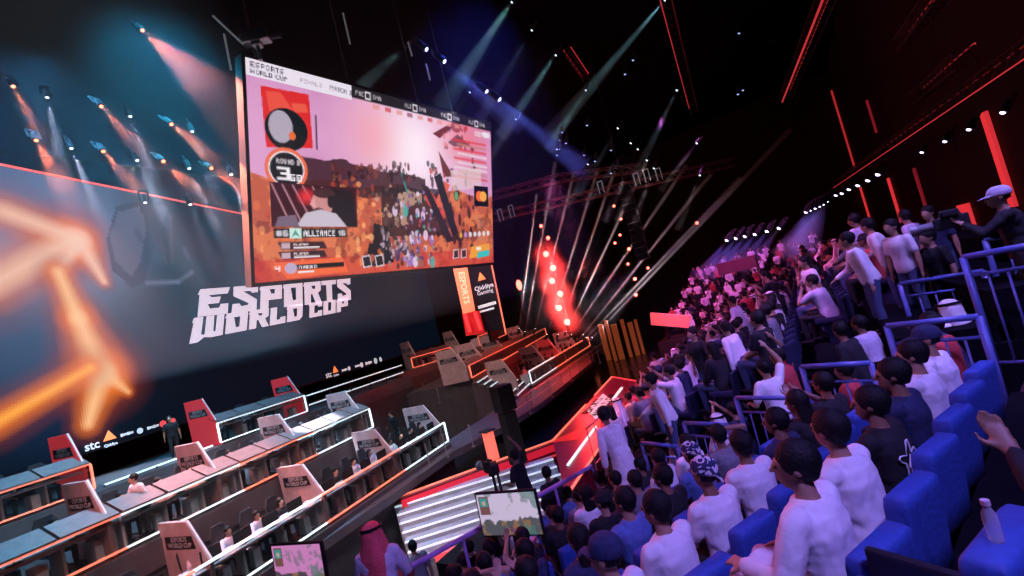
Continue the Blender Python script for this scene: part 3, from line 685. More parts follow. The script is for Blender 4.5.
dabs(70, 392, 430, 190, 262, [(150, 120, 190), (215, 190, 225), (110, 85, 150), (235, 215, 240), (70, 60, 110), (70, 160, 160), (190, 80, 90)], .003, .008)
dabs(80, 424, 472, 160, 250, [(40, 22, 30), (28, 20, 30), (70, 34, 40), (120, 55, 50), (200, 80, 60), (50, 40, 50)], .003, .010)
dabs(26, 440, 472, 122, 150, [(150, 40, 48), (90, 30, 40), (225, 110, 110)], .003, .009, .7)
dabs(40, 470, 487, 195, 240, [(185, 120, 100), (150, 85, 80), (205, 145, 120)], .004, .009, .6)
dabs(40, 242, 300, 200, 268, [(235, 120, 70), (200, 70, 50), (250, 160, 100)], .004, .010, .5)
cv.poly([sxy(*p) for p in ((430, 176), (437, 172), (452, 232), (446, 236))], lin(34, 26, 36)); cv.poly([sxy(*p) for p in ((416, 182), (424, 186), (447, 240), (440, 242))], lin(50, 34, 44))
for i in range(9): cv.seg(sxy(452 + i % 2 * 4, 139 + i * 4.5), sxy(484, 145 + i * 4.4), .006, lin(*RND.choice([(235, 215, 220), (225, 60, 60), (200, 130, 120)])), .75, asp, .3)
cv.poly([sxy(*p) for p in ((447, 170), (478, 168), (478, 187), (449, 190))], lin(230, 205, 205), .6)
cv.rect(0, 0, .32, .075, lin(236, 226, 240)); ctext(cv, 'ESPORTS', .012, .010, .026, lin(60, 50, 70), asp, 1, .85); ctext(cv, 'WORLD CUP', .012, .042, .022, lin(60, 50, 70), asp, 1, .85); ctext(cv, 'FINALS', .15, .03, .02, lin(190, 170, 190), asp); ctext(cv, 'MATCH 3', .245, .026, .024, lin(70, 60, 80), asp, 1, .8)
cv.rect(.32, 0, 1, .062, lin(38, 34, 42))
for i, q in enumerate((.37, .57, .745, .90)): ctext(cv, 'ALT' if i % 2 else 'FNC', q - .035, .02, .022, lin(200, 190, 200), asp, .9, .8); cv.rect(q, .01, q + .022, .054, lin(225, 220, 230)); cv.rect(q + .004, .02, q + .018, .045, lin(60, 40, 50)); ctext(cv, 'OMA', q + .03, .02, .022, lin(200, 190, 200), asp, .9, .8)
for i in range(10): cv.rect(.40 + i * .048, .07, .425 + i * .048, .095, lin(*RND.choice([(210, 60, 70), (230, 150, 140), (150, 60, 80)])), .8)
ctext(cv, 'DEFEAT', .90, .085, .03, lin(240, 225, 230), asp); cv.rect(.95, .075, .99, .11, lin(235, 235, 240), .8)
# avatar card: plain red card with a round grey shape
cv.poly([(.036, .11), (.175, .10), (.182, .36), (.045, .385)], lin(222, 45, 48)); cv.poly([(.05, .13), (.09, .12), (.13, .2), (.06, .24)], lin(238, 90, 75), .8); cv.poly([(.12, .16), (.165, .15), (.17, .19), (.13, .2)], lin(240, 100, 80), .8)
cv.ell(.105, .29, .062, .10, lin(22, 28, 34)); cv.ell(.088, .28, .034, .075, lin(178, 168, 186)); cv.ell(.12, .315, .01, .02, lin(230, 110, 60))
X, Y = .150, .485; cv.ell(X - .05, Y - .01, .062, .062 / asp, lin(236, 110, 75)); cv.ell(X - .05, Y - .01, .052, .052 / asp, lin(240, 225, 230)); cv.ell(X - .05, Y - .01, .048, .048 / asp, lin(28, 26, 34))
ctext(cv, 'ROUND 3', X - .079, Y - .055, .02, lin(225, 215, 225), asp, 1, .85); ctext(cv, '3', X - .078, Y - .018, .06, lin(245, 240, 248), asp, 1, 1.2); ctext(cv, '68', X - .042, Y + .012, .032, lin(245, 240, 248), asp, 1, 1.0)
# webcam inset with a player in profile
Wc = dict(x0=.052, y0=.545, x1=.315, y1=.745)
cv.rect(.05, .54, .325, .75, lin(30, 14, 24)); cv.rect(.05, .54, .325, .75, lin(80, 20, 35), .5)
for i in range(6): cv.seg((.055 + i * .03, .55), (.10 + i * .035, .72), .003, lin(210, 150, 165), .7, asp, .4)
cv.ell(.155, .60, .035, .05, lin(235, 50, 60), .9, .8)
cv.poly([(.235, .55), (.31, .56), (.32, .745), (.24, .745)], lin(22, 16, 24)); cv.ell(.205, .63, .034, .07, lin(205, 140, 140)); cv.ell(.212, .578, .036, .026, lin(70, 40, 45)); cv.poly([(.165, .635), (.178, .60), (.185, .65), (.173, .652)], lin(225, 160, 160)); cv.ell(.192, .672, .02, .02, lin(100, 60, 65))
cv.ell(.234, .62, .013, .032, lin(25, 18, 26)); cv.poly([(.12, .745), (.15, .68), (.20, .66), (.25, .68), (.285, .745)], lin(200, 190, 205)); cv.poly([(.06, .745), (.07, .70), (.12, .69), (.13, .745)], lin(120, 100, 120))
cv.rect(.055, .755, .285, .80, lin(14, 14, 18)); ctext(cv, '#6', .062, .765, .026, lin(230, 225, 235), asp); cv.rect(.10, .753, .135, .802, lin(200, 235, 225)); cv.poly([(.105, .797), (.1175, .76), (.13, .797), (.1175, .785)], lin(80, 150, 140)); ctext(cv, 'ALLIANCE', .142, .764, .03, lin(245, 240, 248), asp, 1, .72); ctext(cv, '16', .255, .766, .026, lin(230, 225, 235), asp)
for k in (0, 1):
    yy = .82 + k * .045; cv.poly([(.065, yy), (.205, yy), (.215, yy + .036), (.075, yy + .036)], lin(60, 30, 36)); cv.rect(.075, yy + .004, .10, yy + .032, lin(200, 170, 185)); ctext(cv, 'PLAYER', .11, yy + .006, .013, lin(240, 220, 225), asp); cv.rect(.11, yy + .024, .19, yy + .031, lin(235, 225, 232))
cv.poly([(.05, .915), (.265, .905), (.285, .985), (.09, .995)], lin(240, 105, 60)); cv.rect(.09, .93, .27, .955, lin(20, 16, 22)); ctext(cv, 'NAKED', .125, .934, .018, lin(245, 240, 245), asp); cv.rect(.12, .962, .17, .97, lin(240, 240, 245)); cv.ell(.10, .945, .018, .026, lin(190, 170, 200)); ctext(cv, '4', .055, .93, .026, lin(250, 240, 240), asp)
for a in (.335, .385): cv.poly([(a, .905), (a + .032, .90), (a + .04, .965), (a + .006, .97)], lin(215, 205, 215)); cv.poly([(a + .004, .912), (a + .03, .907), (a + .036, .958), (a + .01, .963)], lin(36, 26, 34))
for a in (.755, .80): cv.poly([(a, .895), (a + .03, .89), (a + .03, .95), (a - .004, .955)], lin(220, 200, 205)); cv.poly([(a + .004, .902), (a + .026, .897), (a + .026, .945), (a + .002, .95)], lin(70, 25, 32))
cv.poly([(.86, .88), (.975, .86), (.97, .945), (.845, .96)], lin(238, 160, 60)); cv.poly([(.90, .92), (.975, .905), (.97, .95), (.89, .962)], lin(60, 190, 190)); cv.rect(.89, .885, .92, .905, lin(245, 235, 225))
for i in range(7): cv.ell(.80 + i * .028, .80 - i * .002, .009, .018, lin(*[(230, 170, 60), (190, 140, 220), (225, 225, 235)][min(i // 1, 2)]), .9)
cv.rect(.885, .46, .975, .60, lin(16, 14, 18)); cv.ell(.918, .53, .022, .036, lin(240, 110, 50)); cv.ell(.942, .53, .022, .036, lin(245, 170, 75))
hang = thing('main_screen', 'giant tilted video screen showing a pink and orange game scene', 'screen', (0, 0, 0))
led_grid('display', cv, S0, SX, SY, vcol_mat('main_screen_picture', 1.0, .4), hang, SN * .01)
bm = B(); c0 = S0 - SN * .35; prism(bm, [S0 - SXn * .12 - SYn * .1, S0 + SX + SXn * .12 - SYn * .1, S0 + SX + SY + SXn * .12 + SYn * .15, S0 + SY - SXn * .12 + SYn * .15], -SN * .55); obj('housing', bm, M_black, hang)
for i, (a, b, hgt) in enumerate(((.33, -.02, 5.5), (.62, 0, 5), (.80, 0, 4.5), (.04, 0, 6))):
    bm = B(); p = S0 + SX * a - SN * .3; cyl(bm, p, (p.x, p.y, 23.9), .035, 8); obj('hanging_cable', bm, M_alu, hang)
# robotic camera perched on the screen's corner
pc = at_d(258, 48, (S0 - EYE).dot(_f) * 1.0)
rc = thing('broadcast_camera', 'pale remote broadcast camera perched above the giant screen corner', 'camera', pc)
bm = B(); box(bm, (0, 0, .35), (.95, .38, .34), bev=.05); obj('body', bm, M_alu, rc)
bm = B(); cyl(bm, (.45, 0, .35), (.85, 0, .33), .14, 14); obj('lens', bm, M_dark, rc)
bm = B(); box(bm, (-.1, 0, .6), (.6, .12, .1), bev=.02); cyl(bm, (0, 0, -.45), (0, 0, .2), .07, 10); box(bm, (0, 0, .12), (.3, .3, .14), bev=.03); obj('mount', bm, M_alu, rc)
rc.rotation_euler = (0, 0, rad(35))
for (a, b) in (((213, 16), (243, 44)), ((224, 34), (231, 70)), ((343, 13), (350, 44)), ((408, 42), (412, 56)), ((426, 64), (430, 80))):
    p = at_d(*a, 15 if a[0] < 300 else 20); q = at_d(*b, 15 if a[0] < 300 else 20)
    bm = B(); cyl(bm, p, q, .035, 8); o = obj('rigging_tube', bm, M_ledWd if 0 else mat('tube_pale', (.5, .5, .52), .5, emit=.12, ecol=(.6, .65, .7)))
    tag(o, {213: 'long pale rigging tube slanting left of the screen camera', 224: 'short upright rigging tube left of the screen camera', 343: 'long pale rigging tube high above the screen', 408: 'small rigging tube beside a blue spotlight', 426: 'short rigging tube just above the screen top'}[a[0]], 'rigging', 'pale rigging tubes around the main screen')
# ------------------------------------------------------------------ tiers of team desks
def tier_frame(pa, pb, z):
    a, b = at_z(*pa, z), at_z(*pb, z); d = (b - a); d.z = 0
    return Frame(a, d), d.length
FLOORZ = {3: 1.95, 2: 3.6, 1: 4.7}
TOPZ = {3: 2.94, 2: 4.55, 1: 5.64}
M_case = mat('pc_case_white', (.85, .85, .87), .4); M_desk = mat('desk_white', (.4, .4, .42), .5)
def along(fr, px, py, z):
    p = at_z(px, py, z); return (p - fr.o).dot(fr.d)
LEDC = {'W': M_ledW, 'O': M_ledO, 'R': M_ledR, 'w': M_ledWd}
def make_team_desk(fr, s0, s1, z0, z1, led, label, hood, ends='', group=None, hood_d=.66, hood_up=.28, bottom=True, led_bot=None):
    t = thing('team_desk', label, 'desk', fr.p(s0, 0, z0), fr.rotz, group)
    L = s1 - s0; f = Frame((0, 0), (1, 0)); H = z1 - z0; e = .03
    bm = B(); fbox(bm, f, e, L - e, -.06, -.04, .06, H - .06); obj('glass_front', bm, M_glass, t)
    bm = B(); fbox(bm, f, 0, L, -.05, .03, H - .05, H); obj('light_strip', bm, LEDC[led], t)
    if bottom: bm = B(); fbox(bm, f, 0, L, -.05, .03, 0, .04); obj('light_strip', bm, LEDC[led_bot or led], t)
    for c in ends:
        x = 0 if c == 'l' else L; bm = B(); fbox(bm, f, x - .025, x + .025, -.05, .03, .04, H - .04); obj('light_strip', bm, LEDC[led], t)
    bm = B(); fbox(bm, f, .02, L - .02, -.85, -.12, H - .24, H - .19)
    for k in range(int(L / 1.0) + 1):
        x = .1 + k * (L - .2) / max(1, int(L / 1.0)); fbox(bm, f, x - .03, x + .03, -.8, -.2, 0, H - .24)
    obj('worktop', bm, M_desk, t)
    if hood:
        bm = B(); n = max(1, round(L / 1.15)); 
        for k in range(n):
            a, b = L * k / n + .035, L * (k + 1) / n - .035
            prism(bm, [(a, -.06, H), (a, -.06, H + .05), (a, hood_d - .06, H + hood_up + .05), (a, hood_d - .06, H + hood_up)], (b - a, 0, 0))
        hd_ = obj('hood', bm, M_hood, t); bm = B(); prism(bm, [(.01, -.02, H - .03), (.01, -.02, H), (.01, hood_d - .08, H + hood_up - .02), (.01, hood_d - .08, H + hood_up - .05)], (L - .02, 0, 0)); obj('backing', bm, M_black, hd_)
    return t
_fin = {}
def make_fin(p, rotz, label, red=False, w=1.5, h=2.0, drop=1.0, mirror=False, group='name plate fins between the team desks'):
    """divider standing across the tier: back edge upright, front corner cut; local +x is towards the audience"""
    key = (red, w, h, drop)
    if key not in _fin:
        bm = B(); prism(bm, [(-w, 0, -drop), (-w * 1.06, 0, h), (-w * .36, 0, h), (.05, 0, h * .12), (.05, 0, -drop)], (0, .1, 0))
        a = bpy.data.meshes.new('fin_panel'); bmesh.ops.bevel(bm, geom=bm.edges[:], offset=.012, segments=1, affect='EDGES'); bm.to_mesh(a); bm.free(); a.materials.append(M_finred if red else M_fin)
        bm = B(); z = h * .52
        prism(bm, [(-w * .93, -.012, z - .15), (-w * .93, -.012, z + .17), (-w * .28, -.012, z + .17), (-w * .22, -.012, z - .15)], (0, .012, 0))
        b = bpy.data.meshes.new('name_plate'); bm.to_mesh(b); bm.free(); b.materials.append(M_plate)
        c = []
        for s, zz in (('ESPORTS', z + .09), ('WORLD CUP', z - .06)):
            me = text_mesh(s, .17, .003).copy(); me.materials.clear(); me.materials.append(M_letter)
            me.transform(Matrix(((1, 0, 0, -w * .585), (0, 0, 1, -.02), (0, 1, 0, zz), (0, 0, 0, 1)))); me.flip_normals() ; c.append(me)
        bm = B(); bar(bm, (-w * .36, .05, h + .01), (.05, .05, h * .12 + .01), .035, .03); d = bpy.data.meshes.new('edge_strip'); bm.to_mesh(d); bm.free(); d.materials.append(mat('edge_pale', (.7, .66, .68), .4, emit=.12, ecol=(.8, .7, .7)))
        _fin[key] = (a, b, c, d)
    a, b, c, d = _fin[key]
    t = thing('divider_fin', label, 'divider', p, rotz, group)
    for nm, me, par in (('fin_panel', a, t), ('edge_strip', d, t)):
        o = bpy.data.objects.new(nm, me); COL.objects.link(o); o.parent = par
    o = bpy.data.objects.new('name_plate', b); COL.objects.link(o); o.parent = t
    for me in c: q = bpy.data.objects.new('lettering', me); COL.objects.link(q); q.parent = o
    return t
def make_monitor():
    t = thing('monitor', 'x', 'monitor')
    bm = B(); box(bm, (0, 0, .25), (.52, .03, .29), bev=.008); obj('housing', bm, M_black, t)
    bm = B(); fbox(bm, Frame((0, 0), (1, 0)), -.245, .245, -.018, -.0155, .12, .38); obj('display', bm, M_screen, t)
    bm = B(); cyl(bm, (0, .03, 0), (0, .03, .22), .02, 8); box(bm, (0, .02, .01), (.24, .18, .02), bev=.005); obj('stand', bm, M_dark, t)
    return t
def make_gchair():
    t = thing('gaming_chair', 'x', 'chair')
    bm = B(); loft(bm, [((0, -.25, .62), (.22, 0, 0), (0, .05, 0)), ((0, -.27, .8), (.26, 0, 0), (0, .05, 0)), ((0, -.31, 1.1), (.27, 0, 0), (0, .045, 0)), ((0, -.35, 1.35), (.17, 0, 0), (0, .04, 0))], 12, sq=3); obj('backrest', bm, mat('chair_black', (.02, .02, .024), .5), t)
    bm = B(); box(bm, (0, 0, .46), (.52, .5, .1), bev=.03); obj('seat', bm, MATS['chair_black'], t)
    bm = B(); cyl(bm, (0, 0, .08), (0, 0, .42), .03, 8)
    for k in range(5): bar(bm, (0, 0, .08), (.28 * math.cos(k * 1.257), .28 * math.sin(k * 1.257), .05), .04)
    obj('base', bm, M_dark, t); return t
mon0, gch0 = make_monitor(), make_gchair()
used = {'m': 0, 'c': 0}
pc_me = [None]
def put_monitor(p, rz, label, group):
    if not used['m']: used['m'] = 1; mon0.location = p; mon0.rotation_euler = (0, 0, rz); mon0['label'] = label; mon0['group'] = group
    else: dup(mon0, p, rz, label, group)
def put_chair(p, rz, label, group):
    if not used['c']: used['c'] = 1; gch0.location = p; gch0.rotation_euler = (0, 0, rz); gch0['label'] = label; gch0['group'] = group
    else: dup(gch0, p, rz, label, group)
def pc_tower(p, rz, label, group):
    if pc_me[0] is None:
        bm = B(); box(bm, (0, 0, .24), (.22, .44, .48), bev=.012); 
        for i in range(2): cyl(bm, (-.112, -.1 + .2 * i, .3), (-.116, -.1 + .2 * i, .3), .07, 14, mi=1)
        me = bpy.data.meshes.new('computer_tower'); bm.to_mesh(me); bm.free(); me.materials.append(M_case); me.materials.append(M_dark); pc_me[0] = me
    o = bpy.data.objects.new('computer_tower', pc_me[0]); COL.objects.link(o); o.location = p; o.rotation_euler = (0, 0, rz); tag(o, label, 'computer', group)
def seat_team(fr, s0, s1, zf, deskz, grp, where, n=3, people=True, mons=True, depth=1.25):
    fwd = fr.rotz - PI / 2 - PI / 2  # people look towards +n
    rz = math.atan2(fr.n.y, fr.n.x) - PI / 2
    L = s1 - s0
    for k in range(n):
        s = s0 + L * (k + .5) / n
        if people:
            cl, lb = RND.choice([('black', 'black'), ('black', 'black'), ('white', 'white'), ('black', 'black'), ('pale', 'pale')])
            ky = RND.choice(['play', 'play', 'playL'])
            far_person(ky, fr.p(s, -depth - .02, zf), rz + RND.uniform(-.25, .25), 'player in %s shirt with %s hair seated %s' % (lb, 'long' if ky == 'playL' else 'short', where), 'players at ' + where, skin=RND.choice([0, 2, 2, 1]), cloth=cl, legs='black')
            put_chair(fr.p(s, -depth - .04, zf), rz, 'black gaming chair of a player ' + where, 'gaming chairs ' + where)
        if mons: put_monitor(fr.p(s, -.36, deskz), rz + PI, 'slim black monitor on the desk ' + where, 'monitors ' + where)
        pc_tower(fr.p(s + L / n * .38, -.62, zf), rz, 'white computer tower under the desk ' + where, 'computer towers ' + where)
# ---- left block: three tiers
M_tier = mat('tier_dark', (.05, .05, .056), .6, noise=.2, scale=3)
def tier(fr, L, z, depth, name, fas=.5, extra0=0, extra1=0, front=.06):
    t = struct(name, *((lambda bm: (fbox(bm, fr, -extra0, L + extra1, -depth, front, 0, z - .02), bm)[1])(B()), M_tier))
    bm = B(); fbox(bm, fr, -extra0, L + extra1, front, front + .05, z - fas, z - .03); obj('fascia', bm, M_fascia, t)
    return t
f3, L3 = tier_frame((184, 576), (444, 422), TOPZ[3]); f2, L2 = tier_frame((0, 565), (369, 408), TOPZ[2]); f1, L1 = tier_frame((0, 492), (304, 395), TOPZ[1])
tier(f3, L3, FLOORZ[3], 2.3, 'trim_1', .42, 6, 0); tier(f2, L2, FLOORZ[2], 5.2, 'trim_2', .75, 5, .3); tier(f1, L1, FLOORZ[1], 5.5, 'trim_3', .75, 4, 9)
cuts3 = [-6, along(f3, 195, 570, TOPZ[3]), along(f3, 321, 495, TOPZ[3]), along(f3, 400, 448, TOPZ[3]), L3]
for i, (c, cb, lb) in enumerate((('O', 'O', 'front row desk at the photo corner, orange light strip'), ('W', 'W', 'white lit glass fronted desk, front row, nearest the lower TV screen'), ('O', 'O', 'front row desk with orange red light strips above the dark ramp wall'), ('W', 'W', 'white lit end desk of the front row beside the dark walkway'))):
    make_team_desk(f3, cuts3[i], cuts3[i + 1], FLOORZ[3] + .07, TOPZ[3], c, lb, False, 'r' if i == 3 else '', 'front row team desks')
cuts2 = [-4, along(f2, 118, 514, TOPZ[2]), along(f2, 235, 464, TOPZ[2]), along(f2, 312, 432, TOPZ[2]), L2]
for i, (c, lb) in enumerate((('O', 'orange lit hooded desk at the left end of the middle row'), ('W', 'white lit hooded desk, second along the middle row'), ('O', 'orange lit hooded desk, third along the middle row'), ('W', 'white lit hooded desk at the far end of the middle row'))):
    make_team_desk(f2, cuts2[i], cuts2[i + 1], FLOORZ[2] + .07, TOPZ[2], c, lb, True, 'r' if i == 3 else '', 'middle row team desks')
c1 = along(f1, 86, 464, TOPZ[1]); c1b = along(f1, 211, 424, TOPZ[1])
make_team_desk(f1, -4, c1, FLOORZ[1] + .07, TOPZ[1], 'O', 'orange lit hooded desk at the left end of the back row', True, 'r', 'back row team desks')
make_team_desk(f1, c1b, L1, FLOORZ[1] + .07, TOPZ[1], 'W', 'white lit hooded desk under the wall title in the back row', True, 'lr', 'back row team desks')
# railings with light strips between the back row desks
def led_rail(fr, s0, s1, zf, label, zs=(.25, .95), m=M_ledWd, n=-.1):
    t = thing('lit_railing', label, 'railing', fr.p(s0, n, zf), fr.rotz); L = s1 - s0
    for z in zs: bm = B(); bar(bm, (0, 0, z), (L, 0, z), .06); obj('light_strip', bm, m, t)
    for k in range(int(L / 1.6) + 1): bm = B(); bar(bm, (k * 1.6, -.03, 0), (k * 1.6, -.03, max(zs)), .04); obj('post', bm, M_dark, t)
led_rail(f1, c1 + .3, c1b - .3, FLOORZ[1], 'low white lit railing between the two left back row desks', (.08,))
led_rail(f1, L1 + .2, L1 + 8.5, FLOORZ[1], 'pink white double light railing running on from the back row desk', (.35, .85))
# name plate fins
def fin_at(fr, px, py, ztop, w, hh, label, red=False, back=.0):
    """front foot of the chamfer sits on the desk front line"""
    s = along(fr, px, py, ztop); rz = math.atan2(fr.n.y, fr.n.x)
    return make_fin(fr.p(s, -.12, ztop - hh * .12), rz, label, red, w, hh, ztop - hh * .12 - FLOORZ_cur[0])
FLOORZ_cur = [FLOORZ[3]]
for i, (px, py) in enumerate(((210, 560), (323, 493), (392, 452), (441, 424))):
    fin_at(f3, px, py, TOPZ[3], 1.75, 1.12, 'large grey fin dividing the front row, %s' % ('nearest the camera', 'second from the near end', 'beside the woman player in black', 'at its far walkway end')[i])
FLOORZ_cur[0] = FLOORZ[2]
for i, (px, py) in enumerate(((110, 519), (221, 472), (301, 438), (363, 411))):
    fin_at(f2, px, py, TOPZ[2], 1.6, 1.15, 'grey fin rising behind the middle row hood, %s' % ('nearest the left edge', 'behind the second desk', 'behind the third desk', 'at its far end')[i])
FLOORZ_cur[0] = FLOORZ[1]
for i, (px, py, rd) in enumerate(((80, 466, True), (206, 425, True), (296, 397, True))):
    fin_at(f1, px, py, TOPZ[1], 1.75, 1.3, 'red lit fin in the back row, %s' % ('at the left desk', 'beside the standing man in black', 'above the white lit desk')[i], rd)
for a, b, i in ((cuts3[1], cuts3[2], 0), (cuts3[2], cuts3[3], 1), (cuts3[3], cuts3[4], 2), (cuts3[0] + 2, cuts3[1], 3)):
    n = max(3, round((b - a) / .95)); seat_team(f3, a + .2, b - .25, FLOORZ[3], TOPZ[3] - .19, 'f', ('at the near part of the front row', 'in the middle of the front row', 'at the far end of the front row', 'at the frame corner of the row')[i], n, depth=1.0)
for a, b, i in ((cuts2[0] + 2.5, cuts2[1], 0), (cuts2[1], cuts2[2], 1), (cuts2[2], cuts2[3], 2), (cuts2[3], cuts2[4], 3)):
    seat_team(f2, a + .2, b - .2, FLOORZ[2], TOPZ[2] - .19, 'm', ('behind the first middle row hood', 'behind the second middle row hood', 'behind the third middle row hood', 'behind the last middle row hood')[i], 3, depth=1.35)
seat_team(f1, 0, c1 - .2, FLOORZ[1], TOPZ[1] - .19, 'b', 'behind the left back row hood', 2, depth=1.35); seat_team(f1, c1b + .2, L1 - .2, FLOORZ[1], TOPZ[1] - .19, 'b', 'behind the white lit back row hood', 3, depth=1.35)
# ---- right block (beyond the walkway), tiers face the same way
g1, G1 = tier_frame((411, 358), (450, 347), 5.64); g2, G2 = tier_frame((469, 365), (545, 328), 4.55); g3, G3 = tier_frame((529, 371), (588, 337), 2.94)
for fr, L, z, d, nm in ((g1, G1, 4.7, 4, 'trim_4'), (g2, G2, 3.6, 5, 'trim_5'), (g3, G3, 1.95, 3, 'trim_6')): tier(fr, L, z, d, nm, .6, 1.6 if fr is g1 else .2, 7 if fr is g1 else .5)
make_team_desk(g1, 0, G1, 4.77, 5.64, 'O', 'small orange lit hooded desk in the back row right of the railing', True, 'lr', 'desks of the far block')
make_team_desk(g2, 0, G2 * .5, 3.67, 4.55, 'O', 'orange lit hooded desk beside the white lit stairs', True, 'l', 'desks of the far block')
make_team_desk(g2, G2 * .5, G2, 3.67, 4.55, 'O', 'orange lit hooded desk at the far end by the light fan', True, 'r', 'desks of the far block')
make_team_desk(g3, 0, G3 * .33, 2.02, 2.94, 'W', 'white lit front desk of the far block beside the standing man', False, 'l', 'desks of the far block')
make_team_desk(g3, G3 * .33, G3, 2.02, 2.94, 'O', 'long red lit front desk reaching to the crowd', False, 'r', 'desks of the far block')
q1, Q1 = tier_frame((478, 336), (504, 327), 6.0)
make_team_desk(q1, 0, Q1, 5.1, 6.0, 'O', 'orange lit desk below the orange banner', True, 'lr', 'desks of the far block')
bm = B(); fbox(bm, q1, -1, Q1 + 1, -3, .05, 0, 5.05); struct('trim_7', bm, M_tier)
for px, py, zt, lb in ((409, 358, 5.64, 'dark red fin at the near end of the small back row desk'), (447, 347, 5.64, 'grey fin behind the small orange lit back row desk')):
    FLOORZ_cur[0] = 4.7; fin_at(g1, px, py, zt, 1.9, 1.6, lb)
for px, py, lb in ((467, 366, 'tall dark fin at the head of the white lit stairs'), (487, 357, 'grey fin behind the far orange hood, nearest the stairs'), (508, 347, 'grey fin behind the far orange hood, middle one'), (530, 336, 'grey fin behind the far orange hood, next to the light fan')):
    FLOORZ_cur[0] = 3.6; fin_at(g2, px, py, 4.55, 1.8, 1.5, lb)
for px, py, lb in ((517, 378, 'grey fin beside the standing man in black'), (547, 361, 'grey fin over the far front desk, second in line'), (560, 353, 'grey fin over the far front desk, third in line'), (575, 344, 'grey fin over the far front desk, nearest the crowd')):
    FLOORZ_cur[0] = 1.95; fin_at(g3, px, py, 2.94, 1.9, 1.6, lb)
seat_team(g3, .3, G3 * .33, 1.95, 2.75, 'g', 'at the white lit far desk', 3, depth=1.0); seat_team(g3, G3 * .33, G3 - .3, 1.95, 2.75, 'g', 'at the long red lit far desk', 8, depth=1.0)
seat_team(g2, .3, G2 - .3, 3.6, 4.36, 'g', 'behind the far orange hoods', 6, depth=1.35); seat_team(g1, .3, G1 - .3, 4.7, 5.45, 'g', 'behind the small back row desk', 3, depth=1.35)
# centre stairs with lit treads between the blocks
t = thing('lit_stairs', 'short stairs with white lit tread edges between the desk blocks', 'stairs', g2.p(-.6, .1, 1.2), g2.rotz)
bm = B(); bl = B(); f0 = Frame((0, 0), (1, 0))
for k in range(7):
    fbox(bm, f0, 0, 3.9, .40 * k, .40 * (k + 1), 0, 2.2 - .22 * k)
    for j in range(4): fbox(bl, f0, .1 + j * .95, .9 + j * .95, .40 * (k + 1) - .06, .40 * (k + 1) + .012, 2.15 - .22 * k, 2.212 - .22 * k)
obj('steps', bm, M_fascia, t); obj('tread_lights', bl, M_ledWd, t)

# ------------------------------------------------------------------ dark glossy pit, walkway with posts in front of the tiers
M_pit = mat('pit_black_gloss', (.008, .012, .016), .16, noise=.5, scale=1.2, bump=.05)
pts = [at_z(*p, .25) for p in ((330, 560), (400, 500), (556, 442), (642, 377), (596, 350), (520, 398), (452, 440))]
bm = B(); prism(bm, pts, (0, 0, -.22)); struct('trim_8', bm, M_pit)
wk = [at_z(*p, 1.75) for p in ((317, 545), (401, 488), (452, 452), (500, 428), (540, 404), (592, 362), (588, 352), (528, 388), (449, 440))]
bm = B(); prism(bm, wk, (0, 0, -.3)); struct('trim_9', bm, M_fascia)
for i, (px, py) in enumerate(((415, 460), (430, 466), (447, 455), (473, 445), (512, 425), (530, 412), (552, 396), (572, 380), (600, 362), (458, 380), (425, 395), (440, 402))):
    p = at_z(px, py, 1.75 if py > 405 or px > 500 else 2.6); bm = B(); z0 = p.z; cyl(bm, (p.x, p.y, z0 - .1), (p.x, p.y, z0 + .9), .025, 8); box(bm, (p.x, p.y, z0 + .9), (.07, .07, .06)); cyl(bm, (p.x, p.y, z0 - .1), (p.x, p.y, z0 - .04), .09, 12)
    tag(obj('railing_post', bm, M_alu), 'slim metal railing post along the dark walkway edge', 'post', 'railing posts of the dark walkway')
# walkway hand rails near the right block
for a, b, lb in (((511, 404), (560, 373), 'grey handrail of the walkway below the standing man'), ((560, 373), (602, 343), 'grey handrail of the walkway nearest the far crowd')):
    p, q = at_z(*a, 2.6), at_z(*b, 2.6); t = thing('handrail', lb, 'railing', p); L = q - p
    bm = B(); cyl(bm, (0, 0, 0), L, .03, 8); obj('rail', bm, M_alu, t); bm = B(); cyl(bm, (0, 0, -.4), L - Vector((0, 0, .4)), .02, 8); obj('rail', bm, M_alu, t)
    for k in range(4): bm = B(); c = L * (k / 3); cyl(bm, (c.x, c.y, c.z - .9), c, .025, 8); obj('post', bm, M_alu, t)

# ------------------------------------------------------------------ runway with red light strips and silver steps
RZ = 1.35
inn = [at_z(*p, RZ) for p in ((400, 497), (553, 441), (612, 377))]
out_ = [at_z(*p, RZ) for p in ((645, 383), (617, 423), (566, 498))]
M_run = mat('runway_magenta_deck', (.20, .02, .06), .3, noise=.2, scale=3); M_runs = mat('runway_side', (.16, .018, .04), .35, noise=.2, scale=3)
run = thing('runway', 'raised magenta runway edged in red light strips with a white name plate', 'runway', (inn[1].x, inn[1].y, 0)); O = Vector((inn[1].x, inn[1].y, 0))
def loc(v, z=None): v = Vector(v) - O; return Vector((v.x, v.y, v.z if z is None else z))
bm = B(); prism(bm, [loc(inn[1]), loc(inn[2]), loc(out_[0]), loc(out_[1]), loc(out_[2])], (0, 0, -RZ + .02)); obj('deck', bm, M_run, run)
bm = B(); a, b = loc(inn[0]), loc(inn[1]); dn = (b - a).normalized(); nn = Vector((dn.y, -dn.x, 0)); prism(bm, [a, b, b + nn * .25, a + nn * .25], (0, 0, -RZ + .02)); obj('front_beam', bm, M_runs, run)
def strip(p, q, m, w=.09, dz=.03): bm = B(); bar(bm, loc(p) + Vector((0, 0, dz)), loc(q) + Vector((0, 0, dz)), w, .05); obj('light_strip', bm, m, run)
M_rune = mat('led_red_soft', (1, .12, .12), .4, emit=.8, ecol=(1, .06, .08))
